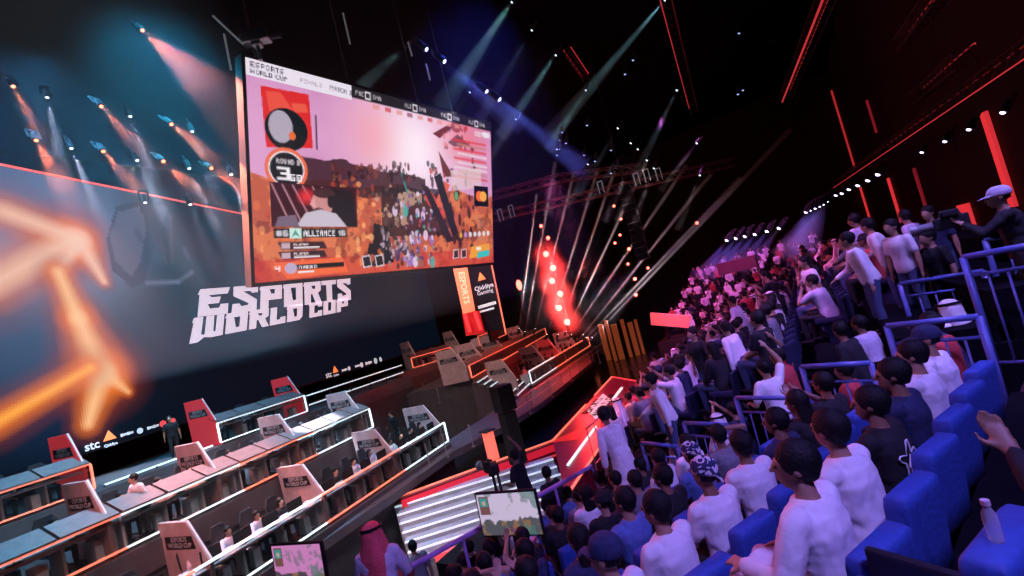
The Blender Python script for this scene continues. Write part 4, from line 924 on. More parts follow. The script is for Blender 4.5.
strip(inn[0], inn[1], M_ledO, .06); strip(inn[1], inn[1].lerp(inn[2], .45), M_ledO, .08); strip(inn[1].lerp(inn[2], .6), inn[2], M_ledO, .06); strip(inn[2], out_[0], M_rune, .06); strip(out_[0], out_[1], M_ledO, .07); strip(out_[1], out_[2], M_ledO, .07)
bm = B(); a_, b_ = loc(inn[0]) + nn * .265, loc(inn[1]) + nn * .265; prism(bm, [a_ - Vector((0, 0, .05)), b_ - Vector((0, 0, .05)), b_ - Vector((0, 0, .34)), a_ - Vector((0, 0, .34))], nn * .02); obj('glow_band', bm, mat('band_red', (.5, .02, .04), .4, emit=.45, ecol=(1, .02, .06)), run); strip(inn[0] + nn * .3 - Vector((0, 0, .5)), inn[1] + nn * .3 - Vector((0, 0, .5)), M_ledRd, .1, 0)
strip(at_z(622, 388, RZ), at_z(613, 400, RZ), M_ledW, .12, .03); strip(at_z(596, 427, RZ), at_z(568, 466, RZ), M_ledW, .09, .03)
# sunken red glowing panels of the deck
for q in (((541, 444), (553, 441), (590, 424), (577, 440)), ((612, 408), (626, 402), (612, 424), (600, 426))):
    bm = B(); prism(bm, [loc(at_z(*p, RZ)) + Vector((0, 0, .005)) for p in q], (0, 0, .012)); obj('glow_panel', bm, mat('panel_red', (.6, .03, .04), .35, emit=.35, ecol=(1, .03, .03)), run)
pl = [at_z(*p, RZ) for p in ((587, 411), (603, 394), (611, 400), (596, 420))]
bm = B(); prism(bm, [loc(p) + Vector((0, 0, .01)) for p in pl], (0, 0, .02)); npl = obj('name_plate', bm, mat('plate_white', (.8, .8, .8), .5, emit=.4, ecol=(.9, .9, .9)), run)
ex = (pl[1] - pl[0]).normalized(); ey = Vector((-ex.y, ex.x, 0)); cc = (pl[0] + pl[1] + pl[2] + pl[3]) / 4; ww = (pl[1] - pl[0]).length
for s, k in (('ESPORTS', .22), ('WORLD CUP', -.22)):
    o = text_on('lettering', s, ww * .21, loc(cc) + ey * k * ww * .45, ex, ey, M_black, npl, ext=.004, lift=.04)
# silver steps
st = thing('stage_steps', 'broad silver steps with white lit edges descending from the runway', 'steps', (0, 0, 0))
def step_line(a, b, z): return at_z(*a, z), at_z(*b, z)
rows = [((396, 503), (551, 456)), ((390, 514), (551, 463)), ((383, 523), (550, 471)), ((379, 533), (545, 481)), ((377, 544), (520, 497)), ((376, 556), (490, 519)), ((378, 567), (480, 531))]
M_step = mat('step_silver', (.42, .46, .5), .35, noise=.15, scale=4)
bm = B(); bl = B(); A0, A1 = step_line(*rows[0], 1.12); dr = (A1 - A0).normalized(); pr = Vector((dr.y, -dr.x, 0)); LL = (A1 - A0).length
fst = Frame(A0, dr)
for k in range(7):
    z = 1.12 - .17 * k; n0 = .42 * k; e0 = .10 * k
    fbox(bm, fst, e0, LL - .0 * k, n0 - .05, n0 + .42, 0.02, z); fbox(bl, fst, e0, LL, n0 + .37, n0 + .425, z - .035, z + .012)
obj('treads', bm, M_step, st); obj('edge_lights', bl, M_ledWd, st)
bm = B(); fbox(bm, fst, 1.4, LL + .2, 2.99, 3.2, .02, .22); obj('foot_band', bm, M_rune, st)
# ------------------------------------------------------------------ near seating: terraces that fall towards the stage
A2 = rad(19.873); UD = Vector((math.sin(A2), math.cos(A2), 0)); VD = Vector((-math.cos(A2), math.sin(A2), 0))
def U(u, v, z): return UD * u + VD * v + Vector((0, 0, z))
FU = Frame((0, 0), UD)          # FU.n points away from the stage, so n = -v
RZ_V = math.atan2(VD.y, VD.x) - PI / 2   # figures facing down the terraces
V0, DV, Z0, DZ = .88, .96, 4.72, .40
def vk(k): return V0 + DV * k
def zk(k): return Z0 - DZ * k
bmT = B()
for k in range(-3, 8):
    fbox(bmT, FU, -9, 6.25, -(vk(k) + DV - .02), -(vk(k) - .12), 0.01, zk(k))
struct('trim_10', bmT, M_concrete)
M_seat = mat('seat_blue_fabric', (.035, .09, .42), .65, noise=.12, scale=30, bump=.2)
M_seatd = mat('seat_frame_dark', (.01, .012, .02), .6)
def make_seat():
    t = thing('auditorium_seat', 'x', 'seat')
    bm = B(); loft(bm, [((0, -.32, .28), (.19, 0, 0), (0, .045, 0)), ((0, -.335, .56), (.198, 0, 0), (0, .055, 0)), ((0, -.355, .84), (.198, 0, 0), (0, .06, 0)), ((0, -.36, .885), (.195, 0, 0), (0, .056, 0)), ((0, -.361, .90), (.184, 0, 0), (0, .042, 0))], 32, sq=12)
    obj('backrest', bm, M_seat, t, True)
    bm = B(); box(bm, (0, -.02, .41), (.38, .50, .13), bev=.04); obj('cushion', bm, M_seat, t, True)
    for q in (-1, 1): bm = B(); box(bm, (.215 * q, -.02, .36), (.04, .40, .44), bev=.015); obj('side_panel', bm, M_seatd, t)
    bm = B(); box(bm, (0, -.05, .12), (.4, .3, .24), bev=.02); obj('pedestal', bm, M_seatd, t)
    return t
seat0 = make_seat(); seat_n = 0
SROT = rad(9)
PITCH_U = .60
def seat_pos(k, j): return 1.80 + PITCH_U * j, vk(k) + .355       # centre of a seat: its back top edge lies on v = vk
special = {  # (row, seat): figure
 (0, 1): ('sitRobe', 'white', 'white', 0, 'long white robe, the closest seated spectator before the blue seat backs', .25, 1.02),
 (0, 2): ('sitB', 'white', 'denim', 0, 'white shirt leaning sideways beside the black t-shirt in the closest row', .1, 1.0),
 (0, 3): ('sitA', 'black', 'black', 1, 'black t-shirt with a white squiggle printed on its back', 0, .97),
 (0, 4): ('sitA', 'navy', 'navy', 1, 'navy top with black hair between white tops in the closest row', .15, 1.0),
 (0, 5): ('sitA', 'white', 'navy', 0, 'white top with dark hair, far part of the closest row', .1, 1.0),
 (0, 6): ('sitCap', 'white', 'navy', 0, 'white top and navy cap at the far end of the closest row', .1, 1.0),
 (1, 0): ('sitCap', 'white', 'grey', 0, 'white shirt and dark blue cap beside an empty blue seat', .2, 1.0),
 (1, 1): ('sitBald', 'white', 'beige', 0, 'white shirt with shining short black hair in the second row', .2, 1.0),
 (1, 2): ('sitBand', 'white', 'black', 1, 'white and navy printed bandana in the second row', -.1, 1.0),
 (1, 3): ('sitB', 'white', 'denim', 1, 'white shirt bending towards the stage in the second row', -.3, 1.0),
 (1, 4): ('sitA', 'navy', 'navy', 1, 'navy shirt beside the bending white shirt in the second row', .1, 1.0),
 (2, 0): ('sitPhone', 'pale', 'black', 0, 'pale lilac top holding up a phone in the third row', .1, 1.0),
 (2, 2): ('sitA', 'blue', 'black', 0, 'blue shirt in the third row beneath the small railing', .1, 1.02),
 (2, 3): ('sitA', 'black', 'black', 1, 'black shirt in the third row next to the blue shirt', .0, 1.0),
 (2, 4): ('sitBand', 'blue', 'black', 1, 'blue shirt with printed headband in the third row', -.1, 1.0),
 (3, -1): ('sitA', 'white', 'black', 2, 'pink lit white shirt looking at the small TV screen', .1, 1.0),
 (3, 0): ('sitHead', 'blue', 'navy', 0, 'blue shirt with one hand on the head', .1, 1.0),
}
prs = ['sitA', 'sitB', 'sitCap', 'sitLong', 'sitPhone', 'sitA', 'sitHead', 'sitB']
for k in range(-1, 7):
    for j in range(-6, 7):
        u, v = seat_pos(k, j)
        if u > 5.75: continue
        p = U(u, v, zk(k)); hx, hy, hz = to_px(p + Vector((0, 0, 1.2)))
        if hz < .8 or hx < 455 - k * 4 or hx > 1060 or hy > 660: continue
        if k == -1: continue
        if k >= 5 and u < 1.0: continue
        seat_n += 1
        lb = 'blue upholstered auditorium seat in %s' % ('the row behind the camera aisle', 'the closest full row', 'the second row', 'the third row', 'the fourth row', 'the fifth row', 'the sixth row', 'the seventh row')[k + 1]
        g = 'blue seats, %s' % ('aisle row', 'closest row', 'second row', 'third row', 'fourth row', 'fifth row', 'sixth row', 'seventh row')[k + 1]
        if k == -1: lb, g = 'dark blue seat in the frame corner with a water bottle on it', None
        if seat_n == 1: seat0.location = p; seat0.rotation_euler = (0, 0, RZ_V - SROT); seat0['label'] = lb; seat0['group'] = g or 'blue seats'
        else:
            s_ = dup(seat0, p, RZ_V - SROT, lb, g)
        if k == -1: continue
        pp = p - VD * .07; pp = pp + UD * .03
        if (k, j) in special:
            ky, cl, lg, sk, lb, yw, scl = special[(k, j)]
            if ky == 'sitA' and cl == 'black' and k == 0: squig = 1
            near_person(ky, pp, RZ_V - rad(11) + yw * .5, 'person in ' + lb, sk, cl, lg, 'navy', scale=scl * .97)
        elif (k == 0 and j < 1) or (k == 1 and j < 0): continue
        elif RND.random() < .93:
            cl = RND.choice(['black', 'navy', 'white', 'black', 'blue', 'grey', 'navy', 'black']); ky = RND.choice(prs)
            hair = {'sitCap': 'a cap', 'sitLong': 'long hair', 'sitPhone': 'raised hands', 'sitHead': 'a hand on the head'}.get(ky, 'short black hair')
            near_person(ky, pp, RZ_V - rad(11) + RND.uniform(-.2, .2), 'spectator in %s top with %s, %s row before the rails' % (cl, hair, ('closest', 'second', 'third', 'fourth', 'fifth', 'sixth', 'seventh')[k]), RND.choice([0, 1, 0]), cl, RND.choice(['black', 'denim', 'navy', 'grey']), RND.choice(['navy', 'black']), group='seated spectators in the rows before the rails', scale=RND.uniform(.93, 1.0))
# squiggle print on the black t-shirt
sq = bpy.data.objects['person']
for o_ in SC.objects:
    if o_.parent is None and 'squiggle' in str(o_.get('label', '')): sq = o_
bm = B(); pts_ = []
for i in range(41):
    a_ = 2 * PI * i / 40; r_ = .085 + .03 * math.sin(5 * a_) + .014 * math.cos(9 * a_); pts_.append((r_ * math.cos(a_), 0, .80 + r_ * 1.15 * math.sin(a_)))
tube(bm, [(x_, -.142 + .35 * x_ * x_, z_) for x_, _, z_ in pts_], .006, 5, cap=False)
tube(bm, [(x_, -.142 + .35 * x_ * x_, z_) for x_, z_ in ((-.03, .76), (0, .84), (.035, .77), (-.01, .79))], .006, 5)
obj('printed_squiggle', bm, MATS['cloth_white'], sq)
# bottle on the corner seat
bp = U(*[seat_pos(-1, -1)[0] + .02, seat_pos(-1, -1)[1] - .345], zk(-1) + .90)
cs = at_z(1004, 532, zk(-1) + .90); rzc = RZ_V - rad(9); cs = cs - Matrix.Rotation(rzc, 3, 'Z') @ Vector((0, -.36, .9))
dup(seat0, cs, rzc, 'dark blue seat in the bottom right corner with a water bottle on top'); bp = cs + Matrix.Rotation(rzc, 3, 'Z') @ Vector((-.06, -.36, .9))
# ------------------------------------------------------------------ guard rails at the end of each terrace
M_rail = mat('rail_painted_blue', (.10, .13, .40), .4, noise=.08)
def guard_rail(u0, va, vb, zf, h, label, du=0):
    t = thing('guard_rail', label, 'railing', U(u0, va, zf), FU.rotz, 'blue painted guard rails stepping up the terraces')
    L = vb - va; f = Frame((0, 0), (0, 1))
    
    for z_, r_ in ((h, .032), (h - .2, .018), (.12, .018)): bm = B(); cyl(bm, (0, 0, z_), (0, L, z_), r_, 10); obj('rail', bm, M_rail, t, True)
    for y in (0, L): bm = B(); cyl(bm, (0, y, 0), (0, y, h), .032, 10); obj('post', bm, M_rail, t, True)
    for i in range(1, 5): bm = B(); y = L * i / 5; cyl(bm, (0, y, .12), (0, y, h - .2), .011, 6); obj('baluster', bm, M_rail, t, True)
    return t
names = ['nearest the camera cap man', 'second step down', 'third step down', 'fourth step down', 'lowest step beside the robed man']
for k in range(5): guard_rail(6.12, vk(k) + .02, vk(k) + .74, zk(k), 1.18, 'blue guard rail closing a terrace end, ' + names[k])
guard_rail(8.7, 1.1, 2.0, 5.0, 1.05, 'blue guard rail behind the terrace rails, at the standing men'); guard_rail(8.7, .1, 1.0, 5.4, 1.05, 'blue guard rail behind the terrace rails, below the cameraman')
guard_rail(6.6, .25, .95, 5.2, 1.25, 'blue guard rail below the man filming in a cap')
# ------------------------------------------------------------------ wide seating beyond the rails, falling towards the runway
X0, DX, H0 = 1.6, .92, 5.55
def xr(j): return X0 - DX * j
def zr(j): return H0 - .4 * j
bm = B()
for j in range(-2, 7): y0 = 7.3 + max(0, j) * .33; fbox(bm, Frame((0, 0), (0, 1)), y0, 33.5, xr(j) - DX + .02, xr(j) + .12, .01, zr(j))
struct('trim_11', bm, M_concrete)
cols = ['white', 'black', 'black', 'navy', 'pale', 'black', 'white', 'red', 'white', 'navy', 'beige', 'black', 'grey']
def describe(ky): return {'fSit': 'sitting', 'fSit2': 'sitting forward', 'fSit3': 'sitting in a cap', 'fSitR': 'sitting in robe and headscarf', 'fSitL': 'sitting with long hair', 'fPhone': 'sitting with raised phone hands', 'fSt': 'standing', 'fSt2': 'standing with raised hands', 'fSt3': 'standing bent forward', 'fStR': 'standing in a robe', 'fArm': 'standing with one arm up'}[ky]
def crowd(p, rz, where, grp, stand=.2, sc=1, pick=None):
    ky = pick or (RND.choice(['fSt', 'fSt2', 'fSt3', 'fArm', 'fSt']) if RND.random() < stand else RND.choice(['fSit', 'fSit', 'fSit2', 'fSit3', 'fSitR', 'fSitL', 'fPhone', 'fSit']))
    cl = RND.choice(cols)
    if ky in ('fSitR', 'fStR'): cl = 'white'
    cp = RND.choice(['navy', 'black']) if ky != 'fSitR' else 'white'
    lg = RND.choice(['black', 'denim'])
    return far_person(ky, p, rz, 'spectator in %s, %s %s' % (cl, describe(ky), where), grp, RND.choice([0, 1]), cl, lg, cp, sc)
_fs = []
def far_seat(p, near):
    if not _fs:
        bm = B(); box(bm, (0, -.27, .56), (.46, .07, .46), bev=.03); box(bm, (0, -.02, .42), (.48, .46, .10), bev=.03); box(bm, (0, -.05, .18), (.3, .25, .36))
        me = bpy.data.meshes.new('auditorium_seat'); bm.to_mesh(me); bm.free(); me.materials.append(mat('seat_dark_blue', (.008, .012, .05), .8)); _fs.append(me)
    o = bpy.data.objects.new('auditorium_seat', _fs[0]); COL.objects.link(o); o.location = p + Vector((.02, 0, 0)); o.rotation_euler = (0, 0, PI / 2 - .3)
    tag(o, 'blue seat in the raked block beyond the rails, %s' % ('near part' if near else 'far part'), 'seat', 'seats of the raked block, ' + ('near part' if near else 'far part'))
for j in range(0, 7):
    y = 7.6 + j * .36
    while y < 32.5:
        p = Vector((xr(j) - .55, y, zr(j))); hx, hy, hz = to_px(p + Vector((0, 0, 1.2)))
        near = y < 17
        if j <= 1 and y < 10.6 - j * .8: y += .62; continue
        if hx < 1030: far_seat(p, near)
        if hx < 1015 and RND.random() < (.97 if near else .92):
            crowd(p + Vector((RND.uniform(-.06, .06), 0, 0)), PI / 2 - .35 + RND.uniform(-.35, .35) , 'in the raked seats beyond the rails' if near else 'in the far raked seats', 'spectators in the near part of the raked seats' if near else 'spectators in the far part of the raked seats', .10 if near else .06, RND.uniform(.95, 1.05))
        y += .62 if y < 14 else .75 if near else 1.25 if y > 24 else 1.0
# end block curving round the back of the hall
bm = B()
for i in range(8): fbox(bm, Frame((0, 0), (1, 0)), -9.5 + .2 * i, 1.5, -(34.2 + .95 * (i + 1)), -(34.2 + .95 * i), .01, 3.0 + .42 * i)
struct('trim_12', bm, M_concrete)
# (the people here are a few pixels each: one crowd)
cb = B(); cmats = []; vs_all = []
def add_to_crowd(p, rz, sc):
    ky = RND.choice(['fSit', 'fSit2', 'fSt', 'fSt2', 'fArm', 'fSt', 'fSitR', 'fSt3']); cl = RND.choice(['white', 'pale', 'black', 'white', 'red', 'navy', 'white'])
    me = far_mesh(ky, RND.choice([0, 1]), 'white' if ky == 'fSitR' else cl, 'black', 'white' if ky == 'fSitR' else 'navy'); n0 = len(cb.verts); f0 = len(cb.faces); cb.from_mesh(me)
    cb.verts.ensure_lookup_table(); cb.faces.ensure_lookup_table(); M = Matrix.Translation(p) @ Matrix.Rotation(rz, 4, 'Z') @ Matrix.Scale(sc, 4)
    for v in cb.verts[n0:]: v.co = M @ v.co
    idx = []
    for m in me.materials:
        if m not in cmats: cmats.append(m)
        idx.append(cmats.index(m))
    for f in cb.faces[f0:]: f.material_index = idx[f.material_index]
for i in range(8):
    x = -9.0 + .2 * i
    while x < 1.0: add_to_crowd(Vector((x, 34.7 + .95 * i, 3.0 + .42 * i)), PI + .5 + RND.uniform(-.3, .3), RND.uniform(.95, 1.05)); x += 1.05
co_ = obj('crowd', cb, None); [co_.data.materials.append(m) for m in cmats]
tag(co_, 'distant pink lit crowd filling the raked end block of the hall', 'crowd', None, 'stuff')
# floor crowd in the red light beside the runway
for i in range(34):
    x = RND.uniform(-9.2, -6.0); y = 22 + RND.random() ** 1.2 * 11; crowd(Vector((x, y, 0.0)), PI / 2 + RND.uniform(-.4, .9), 'on the red lit floor beside the runway', 'spectators on the floor beside the runway', 1.0, RND.uniform(.95, 1.04))
# standing men at the top of the raked seats
bmR = B()
for (px, py, d, ky, cl, lb, rz) in ((902, 247, 7.2, 'fSt', 'white', 'man in a white shirt and dark jeans standing seen from behind', 2.2), (884, 242, 7.7, 'fSt3', 'white', 'man in a white t-shirt standing beside the other white shirt', 1.4), (864, 258, 7.2, 'fSt3', 'white', 'person in a white top bending forward before the standing men', 1.7),
        (920, 232, 8.2, 'fSt3', 'pale', 'person in a pale top standing sideways near the red panel', 1.0), (937, 232, 7.8, 'fSt', 'navy', 'person in dark blue standing near the red wall panel', 2.4), (940, 258, 7.0, 'fSt', 'black', 'dark dressed person standing just beyond the upper rail', 2.0),
        (813, 278, 9.2, 'fSt', 'white', 'person in a pink lit white shirt standing before the light beam panel', 2.0), (738, 345, 8.2, 'fSt3', 'white', 'man in a white shirt leaning forward on the lower aisle', 1.2), (775, 325, 9.0, 'fSt', 'white', 'person in a white top with a dark strap standing mid crowd', 2.2),
        (700, 350, 9, 'fSt', 'black', 'person in black standing in the red lit aisle', 2.5), (664, 398, 7.8, 'fSt3', 'white', 'person in a pink lit top leaning by the red aisle', 2.0)):
    p = at_d(px, py, d); zf = p.z - 1.25; box(bmR, (p.x, p.y, zf / 2), (.55, .55, zf - .01))
    far_person(ky, (p.x, p.y, zf), rz, lb, None, 0, cl, 'denim')
struct('trim_19', bmR, M_concrete)
bm = B(); fbox(bm, FU, 6.3, 8.0, -9.0, -.2, .01, 1.2)
for k in range(-1, 5): fbox(bm, FU, 6.3, 8.05, -(vk(k) + DV - .02), -(vk(k)), 1.2, zk(k) - .15)
struct('trim_13', bm, mat('aisle_red_lit', (.05, .008, .012), .8))  # red light on the aisle put into its base colour
for k in range(-1, 5):
    for u_ in (6.65, 7.2, 7.75):
        if RND.random() < .9 and not (k == -1 and u_ < 7.5):
            crowd(U(u_, vk(k) + .45, zk(k) - .15), RZ_V + RND.uniform(-.5, .3), 'just beyond the blue guard rails', 'spectators just beyond the guard rails', .25, RND.uniform(.94, 1.02))
# ------------------------------------------------------------------ cameraman in a cap
p = at_d(1006, 194, 5.4); cmz = p.z - 1.62
near_person('camCap', (p.x, p.y, cmz), RZ_V + .1, 'cameraman in black with a pale cap filming in front of the red panel', 0, 'black', 'black', 'pale')
plat = B(); box(plat, (p.x, p.y, cmz / 2), (1.3, 1.2, cmz - .01)); struct('trim_14', plat, M_concrete)
def video_camera(name, label, loc, rz, sc=1.0):
    t = thing(name, label, 'camera', loc, rz); t.scale = (sc,) * 3
    bm = B(); box(bm, (0, 0, 0), (.13, .34, .16), bev=.02); obj('body', bm, M_dark, t)
    bm = B(); cyl(bm, (0, .17, 0), (0, .34, 0), .055, 14); cyl(bm, (0, .33, 0), (0, .40, 0), .075, 14, .085); obj('lens', bm, M_alu, t)
    bm = B(); box(bm, (-.09, -.02, .12), (.07, .16, .07), bev=.01); obj('viewfinder', bm, M_dark, t)
    bm = B(); tube(bm, [(0, -.1, .08), (0, -.08, .15), (0, .08, .15), (0, .1, .08)], .014, 6); obj('handle', bm, M_dark, t); return t
ph = Vector((p.x, p.y, cmz)) + Matrix.Rotation(RZ_V + .1, 3, 'Z') @ Vector((.0, .52, 1.44))
video_camera('video_camera', 'video camera held up by the man in the pale cap', ph, RZ_V + .1)
# ------------------------------------------------------------------ robed man and headscarf man
p = at_d(607, 422, 7.3); near_person('robeWalk', (p.x + .1, p.y, p.z - 1.50), RZ_V - .2, 'man in a long white robe bending forward beside the runway plate', 1, 'white', 'white')
bm = B(); box(bm, (p.x + .1, p.y, (p.z - 1.5) / 2), (1.6, 1.6, p.z - 1.51)); struct('trim_15', bm, M_concrete)
p = at_d(372, 535, 5.0); near_person('ghutra', (p.x, p.y, p.z - 1.62), RZ_V - .5, 'man in red lit headscarf and pale robe at the bottom of the photo', 0, 'pale', 'white', 'check')
bm = B(); box(bm, (p.x, p.y, (p.z - 1.62) / 2), (1.2, 1.2, p.z - 1.63)); struct('trim_16', bm, M_concrete)
p = at_d(549, 474, 8.6); far_person('fSt', (p.x, p.y, p.z - 1.6), RZ_V, 'dark figure standing against the near end of the runway', None, 1, 'black', 'black')
# people low in front of the steps
for (px, py, d, ky, cl, lb, rz) in ((414, 548, 9.0, 'fSt', 'grey', 'grey shirted person seated low before the steps', 1.2), (398, 558, 8.5, 'fSt', 'red', 'red lit person low before the foot of the steps', 1.4), (470, 549, 8.0, 'fSt2', 'black', 'dark person beside the foot of the steps under the TV', 1.0)):
    p = at_d(px, py, d); far_person(ky, (p.x, p.y, p.z - 1.6), rz, lb, None, 0, cl, 'black')
# ------------------------------------------------------------------ dark operator with camera on a tripod, man on the walkway, tall man in the aisle row
p = at_z(521, 500, 1.2) * 0 + at_d(517, 456, 9.4); zf = p.z - 1.60
far_person('fArm', (p.x, p.y, zf), RZ_V + .4, 'dark silhouette of an operator standing before the silver steps with one arm raised', None, 1, 'black', 'black')
bm = B(); box(bm, (p.x - .35, p.y - .3, zf / 2), (2.6, 2.0, zf - .01)); struct('trim_17', bm, M_black)
q = Vector((p.x, p.y, zf)) + Vector((-.55, -.25, 0))
t = thing('tripod', 'black tripod carrying a camera left of the operator silhouette', 'tripod', q)
for k in range(3): bm = B(); a = k * 2.094; cyl(bm, (.42 * math.cos(a), .42 * math.sin(a), 0), (0, 0, 1.05), .022, 8); obj('leg', bm, M_black, t)
bm = B(); cyl(bm, (0, 0, .8), (0, 0, 1.32), .03, 8); box(bm, (0, 0, 1.33), (.12, .12, .05)); obj('column', bm, M_black, t)
video_camera('video_camera', 'black broadcast camera on the tripod before the silver steps', q + Vector((0, 0, 1.46)), RZ_V, 1.2)
for (px, py, zf, ky, rz, lb, cl, lg) in ((520, 362, 1.76, 'fSt', RZ_V + PI, 'man in black standing on the walkway beside the far desk block', 'black', 'black'), (187, 407, 4.71, 'fSt', RZ_V + PI, 'man in black standing against the red fin in the back row', 'black', 'black'),
        (139, 476, 3.61, 'fSt3', RZ_V + 2.2, 'person in a white shirt standing behind the middle row hood', 'white', 'grey'), (393, 413, 1.96, 'fSt3', RZ_V + 1.9, 'staff member in black standing among the far front row players', 'black', 'black')):
    p = at_z(px, py, zf + 1.60) if zf < 4 else f1.p(c1b - 1.2, -1.0, 0); far_person(ky, (p.x, p.y, zf), rz, lb, None, 0, cl, lg)
# forearm and hand of the spectator at the right edge: a seated figure mostly outside the frame
rz_ = RZ_V + .15; wr_ = Matrix.Rotation(rz_, 3, 'Z') @ PROTO['sleeve'][1]['wr'][-1]
p = at_d(1013, 452, 1.75) - wr_
near_person('sleeve', p, rz_, 'person in a black sleeve whose raised hand enters at the right edge', 1, 'black', 'black')
# ------------------------------------------------------------------ TV screens among the seats
def tv(name, label, c, w, h, rz, tilt, cvs, post):
    t = thing(name, label, 'television', c, rz)
    bm = B(); box(bm, (0, .03, 0), (w + .05, .05, h + .05), bev=.01); obj('housing', bm, M_black, t)
    g = led_grid('display', cvs, (-w / 2, 0.0, h / 2), (w, 0, 0), (0, 0, -h), MATS.setdefault('tv', vcol_mat('tv_picture', .9)), t)
    bm = B(); cyl(bm, (0, .06, -post), (0, .06, 0), .035, 10); box(bm, (0, .06, -post + .02), (.6, .5, .04), bev=.01); obj('stand', bm, M_black, t)
    t.rotation_euler = (tilt, 0, rz); return t
def tv_picture(seed, tone):
    cv = Canvas(64, 36, 2); a = cv.noise(seed, 4, .56); b = cv.noise(seed + 1, 10, .56)
    cv.a[:] = np.array(lin(*tone)); cv.put((b > .72) * 1.0, lin(90, 110, 115), .6); cv.put(((cv.y > .68 + .25 * (a - .5)) * 1.0), lin(50, 60, 60), .9); cv.put(((cv.y > .65) & (b > .55)) * 1.0, lin(150, 110, 80), .8)
    cv.put(((cv.x > .74) & (a > .5)) * 1.0, lin(70, 120, 115), .7); cv.rect(.03, .06, .2, .5, lin(120, 80, 80)); cv.rect(.05, .1, .18, .3, lin(60, 150, 150)); cv.ell(.115, .22, .03, .06, lin(200, 160, 140)); cv.rect(.5, .9, .7, .97, lin(240, 120, 50)); return cv
p = at_d(509, 512, 6.2); a = at_d(478, 512, 6.4); b = at_d(537, 485, 6.0)
def tv_rz(px): # face the camera side
    return 0
e = (b - a); rzt = math.atan2(e.y, e.x)
tv('television', 'small TV screen on a stand showing a pale scene below the operator', at_d(508, 514, 6.2), .92, .56, rzt, -.05, tv_picture(3, (205, 190, 220)), 1.2)
a = at_d(263, 562, 6.4); b = at_d(318, 534, 6.0); e = b - a
tv('television', 'TV screen with pinkish picture cut by the bottom edge under the front desks', at_d(298, 566, 6.2), .92, .56, math.atan2(e.y, e.x), -.05, tv_picture(8, (205, 130, 190)), 1.2)
# handrail in front of the near seats, purple light put into its colour
a, b = at_z(405, 570, 3.9), at_z(592, 466, 3.9); t = thing('handrail', 'violet lit handrail sloping across below the silver steps', 'railing', a); L = b - a
M_railp = mat('rail_violet_lit', (.45, .3, .75), .4)
bm = B(); cyl(bm, (0, 0, 0), L, .04, 10); obj('rail', bm, M_railp, t, True)
for k in range(5): bm = B(); c = L * (k / 4); cyl(bm, (c.x, c.y, -1.3), (c.x, c.y, 0), .025, 8); obj('post', bm, M_railp, t)
# water bottle
t = thing('water_bottle', 'clear water bottle with a pale cap on the corner seat back', 'bottle', bp); t.scale = (.62,) * 3
bm = B(); loft(bm, [((0, 0, r[0]), (r[1], 0, 0), (0, r[1], 0)) for r in ((0, .028), (.02, .031), (.10, .031), (.13, .029), (.16, .015), (.175, .013))], 14); obj('body', bm, mat('clear_plastic', (.7, .75, .9), .08, alpha=.35, noise=0), t, True)
bm = B(); cyl(bm, (0, 0, .172), (0, 0, .195), .018, 14); obj('cap', bm, mat('bottle_cap', (.75, .6, .75), .5), t)
# dark fencing and front panel before the raked seats
def fence(a, b, z, h, label, m=M_rail, n=10):
    a, b = Vector(a), Vector(b); t = thing('crowd_barrier', label, 'barrier', (a.x, a.y, z)); L = b - a; L.z = 0
    
    for z_ in (h, .15): bm = B(); cyl(bm, (0, 0, z_), L + Vector((0, 0, z_)), .025, 8); obj('rail', bm, m, t)
    for k in range(n + 1): c = L * (k / n); bm = B(); cyl(bm, (c.x, c.y, 0), (c.x, c.y, h), .014, 6); obj('baluster', bm, m, t)
    return t
M_barr = mat('barrier_red_lit', (.3, .12, .14), .5)
fence((-5.1, 9.6, 0), (-5.1, 20, 0), 3.0, 1.0, 'tall barrier along the foot of the raked seats', M_barr, 24); fence((-5.1, 20.2, 0), (-5.1, 33, 0), 3.0, 1.0, 'barrier along the far foot of the raked seats', M_barr, 24)
# deck front, its warm light partly put into the colour, crowd heads before it
a = at_d(650, 313, 30); b = at_d(691, 316, 30); c = at_d(688, 328, 30); e = at_d(651, 325, 30)
bm = B(); prism(bm, [a, b, c, e], (0, .3, 0)); t = obj('deck_front_panel', bm, mat('deck_panel_warm_lit', (.95, .42, .28), .6, noise=.05)); t['kind'] = 'thing'; tag(t, 'wide orange lit panel at the front of the distant camera deck', 'panel')
bm = B(); p = (a + b) / 2; box(bm, (p.x, p.y + 1.6, 1.4), (2.9, 2.6, 2.8)); struct('trim_18', bm, M_black)
for i, (px, py) in enumerate(((661, 308), (681, 310))): p = at_d(px, py, 31.2); far_person('fSt2', (p.x, p.y, 2.81), rad(150), 'person standing on the distant camera deck, %s of two' % ('left' if i == 0 else 'right'), None, 0, 'black', 'black')
# raised control booth with a pink front in the crowd
for (px, py, w, h, lb) in ((736, 262, 3.2, .7, 'dark red control booth front at the top of the far seats'), (778, 298, 3.0, .5, 'pale lilac counter front within the far seats')):
    d = 26 if px < 760 else 17; p = at_d(px, py, d); bm = B(); box(bm, (p.x, p.y, p.z - .2), (w * .7, .25, h), rot=Euler((0, 0, -.3)).to_matrix(), bev=.03); o = obj('booth_front', bm, mat('booth_red', (.10, .02, .04), .6) if px < 760 else mat('booth_pale', (.3, .25, .35), .6)); tag(o, lb, 'booth')
